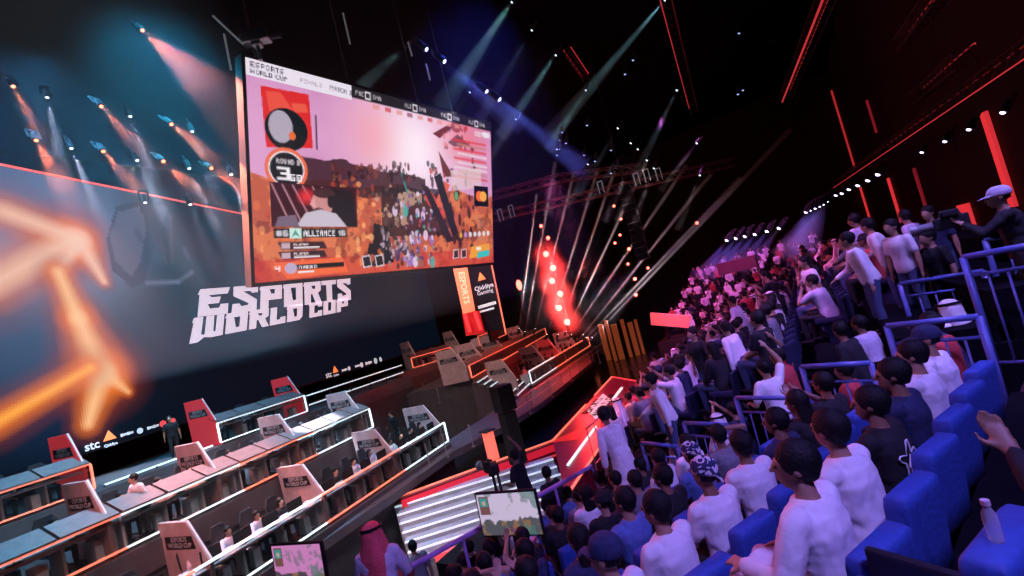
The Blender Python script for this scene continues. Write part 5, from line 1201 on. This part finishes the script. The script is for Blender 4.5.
# ------------------------------------------------------------------ lamps, beams in the haze, trusses
HAZE = {}
def haze(d):
    if d not in HAZE: HAZE[d] = haze_mat('haze_%d' % int(d * 1000), d)
    return HAZE[d]
SH = {}
def soft_haze(r, dens):
    if (r, dens) in SH: return SH[(r, dens)]
    m = haze_mat('soft_haze', dens); nt = m.node_tree; v = [n for n in nt.nodes if n.type == 'VOLUME_SCATTER'][0]
    tc = nt.nodes.new('ShaderNodeTexCoord'); ln = nt.nodes.new('ShaderNodeVectorMath'); ln.operation = 'LENGTH'; nt.links.new(tc.outputs['Object'], ln.inputs[0])
    mr = nt.nodes.new('ShaderNodeMapRange'); mr.interpolation_type = 'SMOOTHSTEP'; mr.inputs['From Min'].default_value = 0; mr.inputs['From Max'].default_value = r * .97; mr.inputs['To Min'].default_value = dens; mr.inputs['To Max'].default_value = 0
    nt.links.new(ln.outputs['Value'], mr.inputs['Value']); nt.links.new(mr.outputs['Result'], v.inputs['Density']); SH[(r, dens)] = m; return m
def lamp(kind, name, pos, col, e, parent=None, target=None, size=.05, ang=30, blend=.4):
    l = bpy.data.lights.new(name, kind); l.energy = e; l.color = col
    if kind == 'SPOT': l.spot_size = rad(ang); l.spot_blend = blend
    if kind == 'AREA': l.size = size
    else: l.shadow_soft_size = size
    o = bpy.data.objects.new(name, l); COL.objects.link(o); o.location = pos
    if target is not None: o.rotation_euler = (Vector(target) - Vector(pos)).to_track_quat('-Z', 'Y').to_euler()
    return o
_sp = {}
def spotlight(pos, aim, label, group, beamc, lensc, e, half, blen, dens=.12, lens_e=6, sz=1.0, blend=.5, lamp_size=.04):
    """moving head lamp with its visible beam in the hazy air; local -z is the beam direction"""
    pos = Vector(pos); d = (Vector(aim) - pos).normalized()
    t = thing('spotlight', label, 'spotlight', pos, 0, group); t.rotation_euler = d.to_track_quat('-Z', 'Y').to_euler()
    if 'h' not in _sp:
        bm = B(); cyl(bm, (0, 0, -.02), (0, 0, .36), .13, 14, .11); bmesh.ops.bevel(bm, geom=bm.edges[:], offset=.01, segments=1, affect='EDGES'); me = bpy.data.meshes.new('housing'); bm.to_mesh(me); bm.free(); me.materials.append(M_black); _sp['h'] = me
        bm = B(); bar(bm, (.17, 0, .1), (.17, 0, .5), .03, .08); bar(bm, (-.17, 0, .1), (-.17, 0, .5), .03, .08); bar(bm, (-.18, 0, .5), (.18, 0, .5), .08, .06, up=(0, 1, 0)); me = bpy.data.meshes.new('yoke'); bm.to_mesh(me); bm.free(); me.materials.append(M_black); _sp['y'] = me
    for nm, k in (('housing', 'h'), ('yoke', 'y')): o = bpy.data.objects.new(nm, _sp[k]); COL.objects.link(o); o.parent = t; o.scale = (sz,) * 3
    lk = ('l', lensc, lens_e)
    if lk not in _sp:
        bm = B(); ell(bm, (0, 0, -.02), (.065, .065, .04), None, 12, 8); me = bpy.data.meshes.new('lens'); bm.to_mesh(me); bm.free(); me.materials.append(mat('lens_%d' % len(_sp), lensc, .3, emit=lens_e, ecol=lensc)); _sp[lk] = me
    o = bpy.data.objects.new('lens', _sp[lk]); COL.objects.link(o); o.parent = t; o.scale = (sz,) * 3
    if blen:
        bm = B(); r1 = math.tan(half) * blen * 1.05 + .03
        bmesh.ops.create_cone(bm, cap_ends=True, segments=24, radius1=r1, radius2=.05, depth=blen, matrix=Matrix.Translation((0, 0, -blen / 2 - .08 * sz)))
        obj('light_beam', bm, haze(dens), t)
    l = lamp('SPOT', 'lamp', (0, 0, -.10 * sz), beamc, e, None, None, lamp_size, math.degrees(half * 2), blend); l.parent = t
    return t
OR, WH, BL, TE = (1, .22, .12), (.72, .80, 1), (.10, .16, 1), (.35, .75, .85)
def beam_px(a, b, da, db, *args, **kw): return spotlight(at_d(*a, da), at_d(*b, db), *args, **kw)
for i, (a, b, hw, bl, e) in enumerate((((142, 30), (205, 84), 17, 3.6, 2400), ((13, 86), (42, 140), 9, 2.4, 700), ((101, 106), (134, 142), 11, 2.4, 700), ((171, 124), (206, 152), 11, 2.4, 800), ((36, 140), (62, 185), 13, 2.6, 900), ((103, 151), (134, 186), 12, 2.4, 600), ((163, 161), (196, 190), 12, 2.2, 700), ((211, 168), (238, 186), 12, 2.0, 700))):
    beam_px(a, b, 17, 16.5, 'orange red spotlight shining down right, %s' % ('largest, at the top left', 'nearest the left edge in the upper row', 'second of the upper row', 'third of the upper row', 'nearest the left edge in the lower row', 'second of the lower row', 'third of the lower row', 'beside the screen edge in the lower row')[i], 'orange spotlights left of the screen', OR, (1, .22, .10), e * (13 if i == 0 else 28), rad(hw * .8), bl, .009, lens_e=5)
for i, (a, b) in enumerate((((47, 97), (60, 158)), ((130, 116), (146, 160)), ((192, 131), (206, 166)), ((71, 148), (92, 196)), ((137, 160), (156, 198)), ((189, 168), (204, 200)), ((231, 174), (242, 205)), ((145, 202), (152, 232)), ((190, 204), (206, 244)), ((-4, 150), (12, 200)))):
    beam_px(a, b, 18, 18, 'white spotlight with a pale narrow beam paired with the orange lamps', 'white spotlights left of the screen', WH, (.9, .95, 1), 26000 if i not in (7, 8) else 6000, rad(6), 2.6, .007, lens_e=4, sz=.9)
for i, (a, b, hw, bl, e) in enumerate((((426, 49), (482, 96), 8, 5.2, 6500), ((444, 61), (500, 108), 7, 4.5, 5000), ((486, 91), (548, 140), 8, 5.4, 6500), ((499, 99), (560, 150), 7, 5, 5000))):
    beam_px(a, b, 20, 20, 'deep blue spotlight above the screen corner with a blue beam', 'deep blue spotlights above the screen', BL, (.55, .6, 1), e * 1.6, rad(hw * .7), bl, .05, lens_e=7, sz=1.3)
for i, (a, b, hw, bl, e) in enumerate((((512, 2), (466, 70), 6, 6.5, 3200), ((405, 47), (378, 72), 9, 3.0, 600), ((532, 30), (498, 88), 4, 5.4, 1000), ((556, 55), (520, 108), 5, 5, 2400), ((586, 90), (562, 128), 5, 3.6, 1600), ((665, 0), (590, 88), 3.5, 9, 3800), ((677, 90), (650, 146), 4, 5, 600), ((618, 128), (596, 165), 4, 4, 600), ((631, 143), (604, 180), 4, 4, 600), ((638, 149), (622, 184), 4, 4, 1500),
        ((647, 160), (634, 186), 4, 3.4, 1500), ((654, 168), (646, 190), 4, 3, 1200), ((516, 119), (500, 142), 6, 2.6, 700), ((697, 143), (680, 165), 4, 3, 700), ((557, 149), (553, 180), 6, 3.4, 500), ((588, 164), (578, 184), 5, 2.4, 700), ((470, 92), (464, 100), 8, 1.4, 400), ((700, 175), (690, 200), 5, 3, 300))):
    beam_px(a, b, 23, 23, 'small pale teal spotlight with a long thin beam under the dark ceiling', 'pale teal spotlights under the ceiling', TE if i < 9 else (1, .8, .75), (.6, .85, .95), e * 2, rad(hw * .8), bl, .07, lens_e=2.5, sz=.8)
for i, (px, py) in enumerate(((562, 132), (560, 140), (566, 143), (559, 149), (557, 155), (584, 155), (595, 161), (611, 173), (633, 60), (625, 74), (739, 33), (738, 94), (743, 90), (587, 125), (611, 150))):
    p = at_d(px, py, 26); spotlight(p, p + Vector((-1, -.6, -3)), 'tiny bluish white lamp among the dark ceiling rigging', 'tiny lamps in the ceiling rigging', (.5, .6, 1), (.35, .5, .9), 20, rad(10), 0, lens_e=1.3, sz=.9)
# blue lamps over the seats
for i, (px, py) in enumerate(((727, 240), (736, 238), (745, 236), (755, 234), (767, 231), (779, 228))):
    beam_px((px, py), (px - 26, py + 36), 30, 30, 'violet blue lamp over the far seats throwing a soft beam down left', 'blue lamps over the far seats', (.14, .12, 1), (.75, .7, 1), 1000, rad(9), 3.0, .14, lens_e=6, sz=1.6)
RL = ((806, 212), (810, 210), (815, 208), (819, 206), (823, 204), (827, 201), (836, 195), (842, 193), (849, 189), (858, 185), (868, 180), (878, 174), (922, 152), (945, 141), (969, 129), (1003, 112))
for i, (px, py) in enumerate(RL):
    p = at_d(px, py, 1 / (1 / 30 + max(0, px - 836) / 209 * (1 / 9 - 1 / 30)))
    q = p + Vector((-5.5, -2.2, -7.5))
    spotlight(p, q, 'lilac lamp hanging in the row under the red lined truss', 'lilac lamps under the red lined truss', (.25, .18, 1), (.7, .62, 1), 350, rad(16), 3.2 if i < 6 else 0, .06, lens_e=5, sz=1.5 if i < 12 else .8)
# added wash lamps, unseen, that colour the audience, seats, floor, desks and steps
W_ = lambda nm, pos, tgt, col, e, ang, sz=.5: lamp('SPOT', nm, pos, col, e, None, tgt, sz, ang, .7)
W_('audience_wash', U(0.5, -2.2, 12), U(3.4, 2.0, 5), (.36, .25, 1), 2250, 70, .25)
W_('audience_wash', U(7, -1, 12.5), U(4.5, 3.5, 4), (.22, .14, 1), 700, 70, .25)
W_('audience_wash', U(3, 10, 10), U(3.5, 2.5, 4.5), (1, .06, .35), 520, 60, .25)
W_('audience_wash', (-9, 6, 8), U(2.5, 3.5, 4.0), (1, .05, .10), 420, 60, .25)
W_('seat_wash', (-3, 8, 14), (-1.5, 13, 4), (.80, .20, 1), 2800, 60, .25)
W_('seat_wash', (-9, 18, 13), (-2, 20, 3), (1, .10, .40), 8000, 60, .25)
W_('seat_wash', (-4, 24, 15), (-4, 36, 4), (.85, .16, .80), 11000, 70)
W_('seat_wash', (3.0, 6, 12), (1, 9, 5), (.38, .26, 1), 1900, 70)
W_('floor_wash', (-8, 19, 9), (-8.5, 27, 0), (1, .05, .05), 3600, 80)
W_('floor_wash', (-6, 12, 7), (-4.5, 12, 1), (1, .04, .08), 900, 90)
W_('desk_wash', (-6, 2, 16), (-17, 7, 3.5), (.85, .92, 1), 3000, 75, .3)
W_('desk_wash', (-9, 13, 15), (-20, 12, 3.5), (1, .78, .78), 3000, 75, .3)
W_('desk_wash', (-18, 16, 16), (-21, 28, 3.5), (1, .62, .58), 5000, 70, .3)
W_('desk_wash', (-17, 6, 15), (-18, 7, 3), (1, .85, .84), 2600, 70, .3)
W_('desk_wash', (-12, 1, 10), (-16, 8, 3), (1, .22, .22), 2600, 60, .3)
W_('desk_wash', (-8, 19, 12), (-12, 18, 1), (.8, .6, 1), 500, 60, .3)
W_('step_wash', (-7, 8, 9), (-11, 12, .5), (.7, .8, 1), 900, 50, .3)
# fan of thin white beams rising from behind the far desks
FAN = (((519, 329), (537, 195)), ((525, 332), (555, 163)), ((535, 329), (574, 172)), ((547, 335), (597, 172)), ((558, 335), (614, 172)), ((566, 332), (646, 163)), ((571, 335), (686, 166)), ((583, 335), (711, 174)), ((586, 338), (740, 178)), ((592, 338), (790, 130)))
for i, (a, b) in enumerate(FAN):
    p = at_d(*a, 34); q = at_d(*b, 36); spotlight(p, q, 'floor lamp sending a thin white beam up, one of the fan behind the far desks', 'fan of thin white beams', (1, .85, .85), (1, .9, .9), 750000, rad(.5), (q - p).length, .3, lens_e=4, sz=.8, blend=.15, lamp_size=.02)
# string of red lamps on a pole
RP = ((546, 254), (553, 268), (552, 281), (560, 294), (559, 308), (567, 322))
bm = B(); cyl(bm, at_d(540, 222, 38.3), at_d(571, 332, 38.3), .07, 8); tag(obj('lamp_pole', bm, M_dark), 'dark slanting pole carrying the string of bright red lamps', 'pole')
for i, (px, py) in enumerate(RP):
    p = at_d(px, py, 38); t = thing('red_lamp', 'glowing red lamp on the slanting pole, %s' % ('topmost', 'second from the top', 'third from the top', 'fourth from the top', 'fifth from the top', 'lowest')[i], 'lamp', p, 0, 'string of red lamps')
    bm = B(); ell(bm, (0, 0, 0), (.26, .26, .26), None, 14, 10); obj('bulb', bm, mat('bulb_red', (1, .2, .15), emit=7, ecol=(1, .10, .07)), t)
    bm = B(); ell(bm, (0, 0, 0), (1.6, 1.6, 1.6), None, 20, 14); obj('glow_haze', bm, soft_haze(1.6, .22), t)
    d = -sight(px, py).normalized(); l = lamp('POINT', 'lamp', d * .3, (1, .03, .03), 800, size=.26); l.parent = t
    bm = B(); cyl(bm, d * -.12, d * -.45, .2, 12); obj('housing', bm, M_black, t)
for i, (px, py, s) in enumerate(((541, 226, .13), (548, 238, .15), (614, 206, .1), (621, 219, .1), (620, 235, .1), (615, 243, .1), (629, 249, .12), (628, 264, .1), (640, 236, .12), (697, 223, .12), (635, 279, .12), (648, 268, .1), (636, 295, .12), (519, 285, .22))):
    p = at_d(px, py, 36); bm = B(); ell(bm, p, (s, s, s * (1.9 if i == 13 else 1)), None, 10, 8); cyl(bm, p + _f * .05, p + _f * .3, s * 1.1, 10, mi=1)
    o = obj('red_lamp', bm, [MATS['bulb_red'], M_black]); tag(o, 'small red lamp in the dark behind the beam fan', 'lamp', 'scattered small red lamps')
# trusses
def truss(name_label, a, b, w, m, led=None, leds=(0,), n=None, grp=None, ledw=.05):
    a, b = Vector(a), Vector(b); t = thing('truss', name_label, 'truss', a, 0, grp); L = b - a; d = L.normalized(); x = d.cross(Vector((0, 0, 1))).normalized(); y = x.cross(d)
    n = n or max(3, int(L.length / (w * 1.4))); cs = [x * w / 2 + y * w / 2, -x * w / 2 + y * w / 2, -x * w / 2 - y * w / 2, x * w / 2 - y * w / 2]
    for c in cs: bm = B(); cyl(bm, c, L + c, w * .06, 6); obj('chord', bm, m, t)
    bm = B()
    for k in range(n):
        for q in range(4):
            p0 = L * (k / n) + cs[q]; p1 = L * ((k + 1) / n) + cs[(q + 1) % 4]; cyl(bm, p0, p1, w * .035, 5)
    obj('lattice', bm, m, t)
    for q in leds if led else (): bm = B(); bar(bm, cs[q] * 1.12, L + cs[q] * 1.12, ledw); obj('light_strip', bm, led, t)
    return t
M_trr = mat('truss_black', (.03, .03, .035), .5, metal=.5)
M_ledRt = mat('led_truss_red', (1, .1, .1), .4, emit=.42, ecol=(1, .07, .08))
p, q = at_z(1060, 22, 11.6), at_z(838, 180, 11.6)
def truss_dir(a, b, far, dz): # point along the sight line of b on the level of a
    return at_z(*b, a.z)
tr = truss('long ceiling truss over the seats with two thin red light lines', at_d(1045, 38, 9), at_d(836, 184, 30), .36, M_trr, M_ledRt, (0, 2), 40, ledw=.022)
for a, b, d0, d1, lb, ln in (((830, -12), (786, 96), 11, 20, 'steep dark truss with double red light lines at the top right', (0, 2)), ((942, -10), (903, 42), 9, 13, 'short red lined truss end at the top right', (0,)), ((965, 57), (917, 97), 10, 15, 'short pinkish lined truss above the long one', (0,)), ((664, -10), (694, 110), 16, 24, 'hanging dark truss with a broken red line at the top centre', (1,)), ((568, 52), (586, 78), 24, 27, 'tiny red lined truss piece high in the centre', (0, 1))):
    truss(lb, at_d(*a, d0), at_d(*b, d1), .35, M_trr, M_ledRt, ln, grp=None, ledw=.04)
M_trc = mat('truss_red_lit', (.14, .06, .06), .6)  # red light falling on these trusses is put into their colour
for a, b, c, lb in (((486, 219), (602, 192), (735, 162), 'red lit truss crossing behind the hanging speaker column'), ((492, 196), (560, 178), (640, 168), 'faint truss above the red lit one')):
    truss(lb + ', left span', at_d(*a, 34), at_d(*b, 34), .55, M_trc); truss(lb + ', right span', at_d(*b, 34), at_d(*c, 34), .55, M_trc)
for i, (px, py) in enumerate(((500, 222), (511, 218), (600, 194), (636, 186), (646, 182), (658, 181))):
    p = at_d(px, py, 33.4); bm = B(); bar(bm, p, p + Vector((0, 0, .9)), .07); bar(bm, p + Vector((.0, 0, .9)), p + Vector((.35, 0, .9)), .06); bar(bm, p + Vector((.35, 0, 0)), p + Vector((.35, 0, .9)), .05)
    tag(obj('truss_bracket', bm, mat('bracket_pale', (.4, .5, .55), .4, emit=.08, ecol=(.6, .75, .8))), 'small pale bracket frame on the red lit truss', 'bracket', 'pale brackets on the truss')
# hanging line array
pa, pb = at_d(624, 186, 27), at_d(629, 264, 27); t = thing('speaker_column', 'tall black hanging speaker column in front of the beam fan', 'speaker', pa)
n = 12; hh = (pa.z - pb.z) / n
for k in range(n):
    bm = B(); box(bm, (.02 * k * 0, -.012 * k * k * 0, -hh * (k + .5)), (.75, .5, hh * .9), bev=.04); obj('cabinet', bm, M_black, t)
bm = B(); cyl(bm, (0, 0, 0), (0, 0, 23.8 - pa.z), .03, 6); obj('hanging_cable', bm, M_black, t)
# black speaker stacks and glowing lectern on the walkway
p = at_d(503, 398, 17.5); t = thing('speaker_stack', 'black speaker box on a dark stand by the lit stairs', 'speaker', (p.x, p.y, p.z - 1.9), FU.rotz)
bm = B(); box(bm, (0, 0, 1.9), (.7, .6, 1.0), bev=.03); obj('cabinet', bm, M_black, t); bm = B(); box(bm, (0, 0, .35), (.55, .5, 2.0), bev=.03); obj('stand', bm, M_black, t)
p = at_d(491, 447, 15.5); t = thing('glowing_plinth', 'red orange glowing plinth in front of the dark walkway', 'plinth', (p.x, p.y, p.z - .45), FU.rotz)
bm = B(); box(bm, (0, 0, .5), (.30, .30, .95), bev=.02); obj('body', bm, mat('plinth_glow', (1, .3, .2), emit=.9, ecol=(1, .14, .09)), t); bm = B(); cyl(bm, (0, 0, -1.4), (0, 0, .04), .05, 8); obj('stand', bm, M_black, t); bm = B(); box(bm, (0, 0, 1.02), (.42, .42, .06), bev=.02); obj('top', bm, M_dark, t)
# right wall: red strips and panel
XW = 6.55
def on_wall(px, py): return at_plane(px, py, (XW, 0, 0), (1, 0, 0))
def wall_strip(a, b, w, label, m):
    p, q = on_wall(*a), on_wall(*b); m_ = (p + q) / 2; bm = B(); box(bm, (XW - .08, m_.y, m_.z), (.12, w * 1.3, abs(p.z - q.z)), bev=.01); o = obj('light_column', bm, m); tag(o, label, 'light column', 'red light columns on the side wall')
M_colr = mat('column_red', (1, .1, .1), emit=.6, ecol=(1, .045, .06)); M_colrd = mat('column_red_dim', (1, .1, .1), emit=.12, ecol=(1, .05, .10))
wall_strip((986, 112), (1018, 206), .34, 'bright wide red light column on the wall behind the cameraman', M_colr)
wall_strip((861, 186), (873, 228), .55, 'bright red light column on the wall at the far standing crowd', M_colr); wall_strip((889, 178), (903, 222), .36, 'bright thin red light column left of the standing men', M_colr)
wall_strip((832, 92), (856, 166), .35, 'dim red light column high on the wall above the truss', mat('column_red_mid', (1, .1, .1), emit=.35, ecol=(1, .05, .06))); wall_strip((868, 100), (878, 132), .2, 'short dim red light column above the truss', M_colrd); wall_strip((915, 168), (928, 206), .22, 'dark red column behind the standing men', M_colrd)
p, q = on_wall(957, 202), on_wall(981, 236); bm = B(); box(bm, (XW - .05, (p.y + q.y) / 2, (p.z + q.z) / 2), (.06, abs(p.y - q.y), abs(p.z - q.z) * .8), bev=.01); tag(obj('glowing_wall_board', bm, M_colr), 'glowing red wall panel beside the cameraman', 'panel')
# tall banners right of the screen
def col_at(a, b, dist, dz=0): return at_d(*a, dist), at_d(*b, dist)
bn = thing('tall_banner', 'tall orange lit vertical banner standing below the screen corner', 'banner', (0, 0, 0))
a, b, c, e = (at_d(*p, 30) for p in ((452, 264), (466, 262), (475, 311), (463, 314)))
bm = B(); prism(bm, [a, b, c, e], _f * .15); obj('panel', bm, mat('banner_orange', (1, .3, .15), emit=1.0, ecol=(1, .20, .10)), bn)
text_on('lettering', 'ESPORTS', .55, (a + b + c + e) / 4 - _f * .03, (c - b), (b - a), mat('banner_text', (1, .7, .5), emit=1.1, ecol=(1, .5, .35)), bn, lift=.03)
for (x0, y0), (x1, y1) in (((465, 314), (470, 332)), ((475, 312), (481, 330))):
    bm = B(); bar(bm, at_d(x0, y0, 29.8), at_d(x1, y1, 29.8), .16); obj('light_tube', bm, M_ledR, bn)
bm = B(); prism(bm, [at_d(*p, 30.2) for p in ((462, 313), (479, 311), (485, 333), (466, 336))], _f * .2); obj('foot_panel', bm, mat('foot_red', (.5, .02, .02), emit=.25, ecol=(1, .03, .04)), bn)
sb_ = thing('sponsor_banner', 'tall black sponsor banner with white wordmarks and a thin red edge line', 'banner', (0, 0, 0))
a, b, c, e = (at_d(*p, 30.6) for p in ((466, 262), (486, 240), (505, 330), (479, 331)))
bm = B(); prism(bm, [a, b, c, e], _f * .2); obj('panel', bm, mat('banner_black', (.01, .014, .022), .4), sb_)
p_ = at_d(492, 331, 30.8); bm = B(); bar(bm, p_ + Vector((0, 0, .1)), p_ - Vector((0, 0, .7)), .8, .2); obj('foot', bm, M_black, sb_)
bm = B(); bar(bm, at_d(486, 238, 30.4), at_d(506, 334, 30.4), .07); obj('edge_light', bm, M_ledO, sb_)
X_ = (at_d(490, 280, 30.4) - at_d(476, 284, 30.4)).normalized(); Y_ = Vector((0, 0, 1)); Y_ = (Y_ - X_ * Y_.dot(X_)).normalized()
bm = B(); p = at_d(482, 280, 30.4); prism(bm, [p - X_ * .28, p + X_ * .28, p + Y_ * .55], -_f * .03); obj('logo_mark', bm, MATS['mark_orange'], sb_)
text_on('wordmark', 'Qiddiya', .42, at_d(484, 287, 30.3), X_, Y_, M_mark, sb_); text_on('wordmark', 'Gaming', .36, at_d(485, 292, 30.3), X_, Y_, M_mark, sb_); [(lambda bm: (bar(bm, at_d(487, y_, 30.3) - X_ * w_, at_d(487, y_, 30.3) + X_ * w_, .05, h_), obj('sponsor_mark', bm, M_mark, sb_)))(B()) for y_, w_, h_ in ((305, .62, .2), (310, .5, .12))]
# ambient stage haze
bm = B(); box(bm, (-20, 8, 14), (24, 28, 12)); tag(obj('stage_haze', bm, haze_mat('stage_haze', .0045, (.75, .9, 1))), 'thin bluish haze hanging in the air over the stage', 'haze', None, 'stuff')
for (px, py, d, col, e, ang) in ((130, -40, 16, (.02, .30, .52), 52000, 70), (215, -60, 18, (.02, .14, 1), 30000, 70), (20, 40, 16, (.04, .24, .50), 20000, 80), (300, -60, 19, (.02, .12, .9), 12000, 70), (450, -60, 20, (.02, .08, 1), 9000, 70)):
    p = at_d(px, py, d); lamp('SPOT', 'haze_wash', (p.x, p.y, max(p.z, 21.5)), col, e, None, p + Vector((-.5, .8, -14)), .4, ang, 1.0)  # added unseen lamps that tint the stage haze
# warm lit back of the hall beyond the far desks
for i, (px, py, w, h) in enumerate(((603, 336, .5, 2.4), (609, 334, .35, 2.8), (616, 335, .6, 2.2), (625, 333, .35, 2.8), (632, 332, .5, 2.0), (638, 331, .3, 2.4))):
    p = at_d(px, py, 46); bm = B(); zt = p.z + h * .5; box(bm, (p.x, p.y, zt / 2 + .01), (w, .2, zt), bev=.05); o = obj('doorway_light', bm, mat('warm_glow', (.05, .02, .01), emit=.13, ecol=(1, .2, .05))); tag(o, 'warm glowing doorway panel at the far end of the hall', 'panel', 'warm panels at the far end')
W_('deck_wash', at_d(668, 260, 26), at_d(670, 318, 30), (1, .35, .22), 600, 40)  # added unseen lamp that warms the deck panel
w = bpy.data.worlds.new('world'); SC.world = w; w.use_nodes = True
w.node_tree.nodes['Background'].inputs[0].default_value = (.005, .012, .03, 1); w.node_tree.nodes['Background'].inputs[1].default_value = .12
SC.view_settings.view_transform = 'Standard'; SC.view_settings.look = 'None'; SC.view_settings.gamma = 1; SC.view_settings.exposure = 0; SC.view_settings.use_curve_mapping = False
SC.cycles.use_denoising = True
SC.cycles.max_bounces = 5; SC.cycles.volume_bounces = 0; SC.cycles.transparent_max_bounces = 12; SC.cycles.sample_clamp_indirect = 3
print('PEOPLE', N_PEOPLE[0])
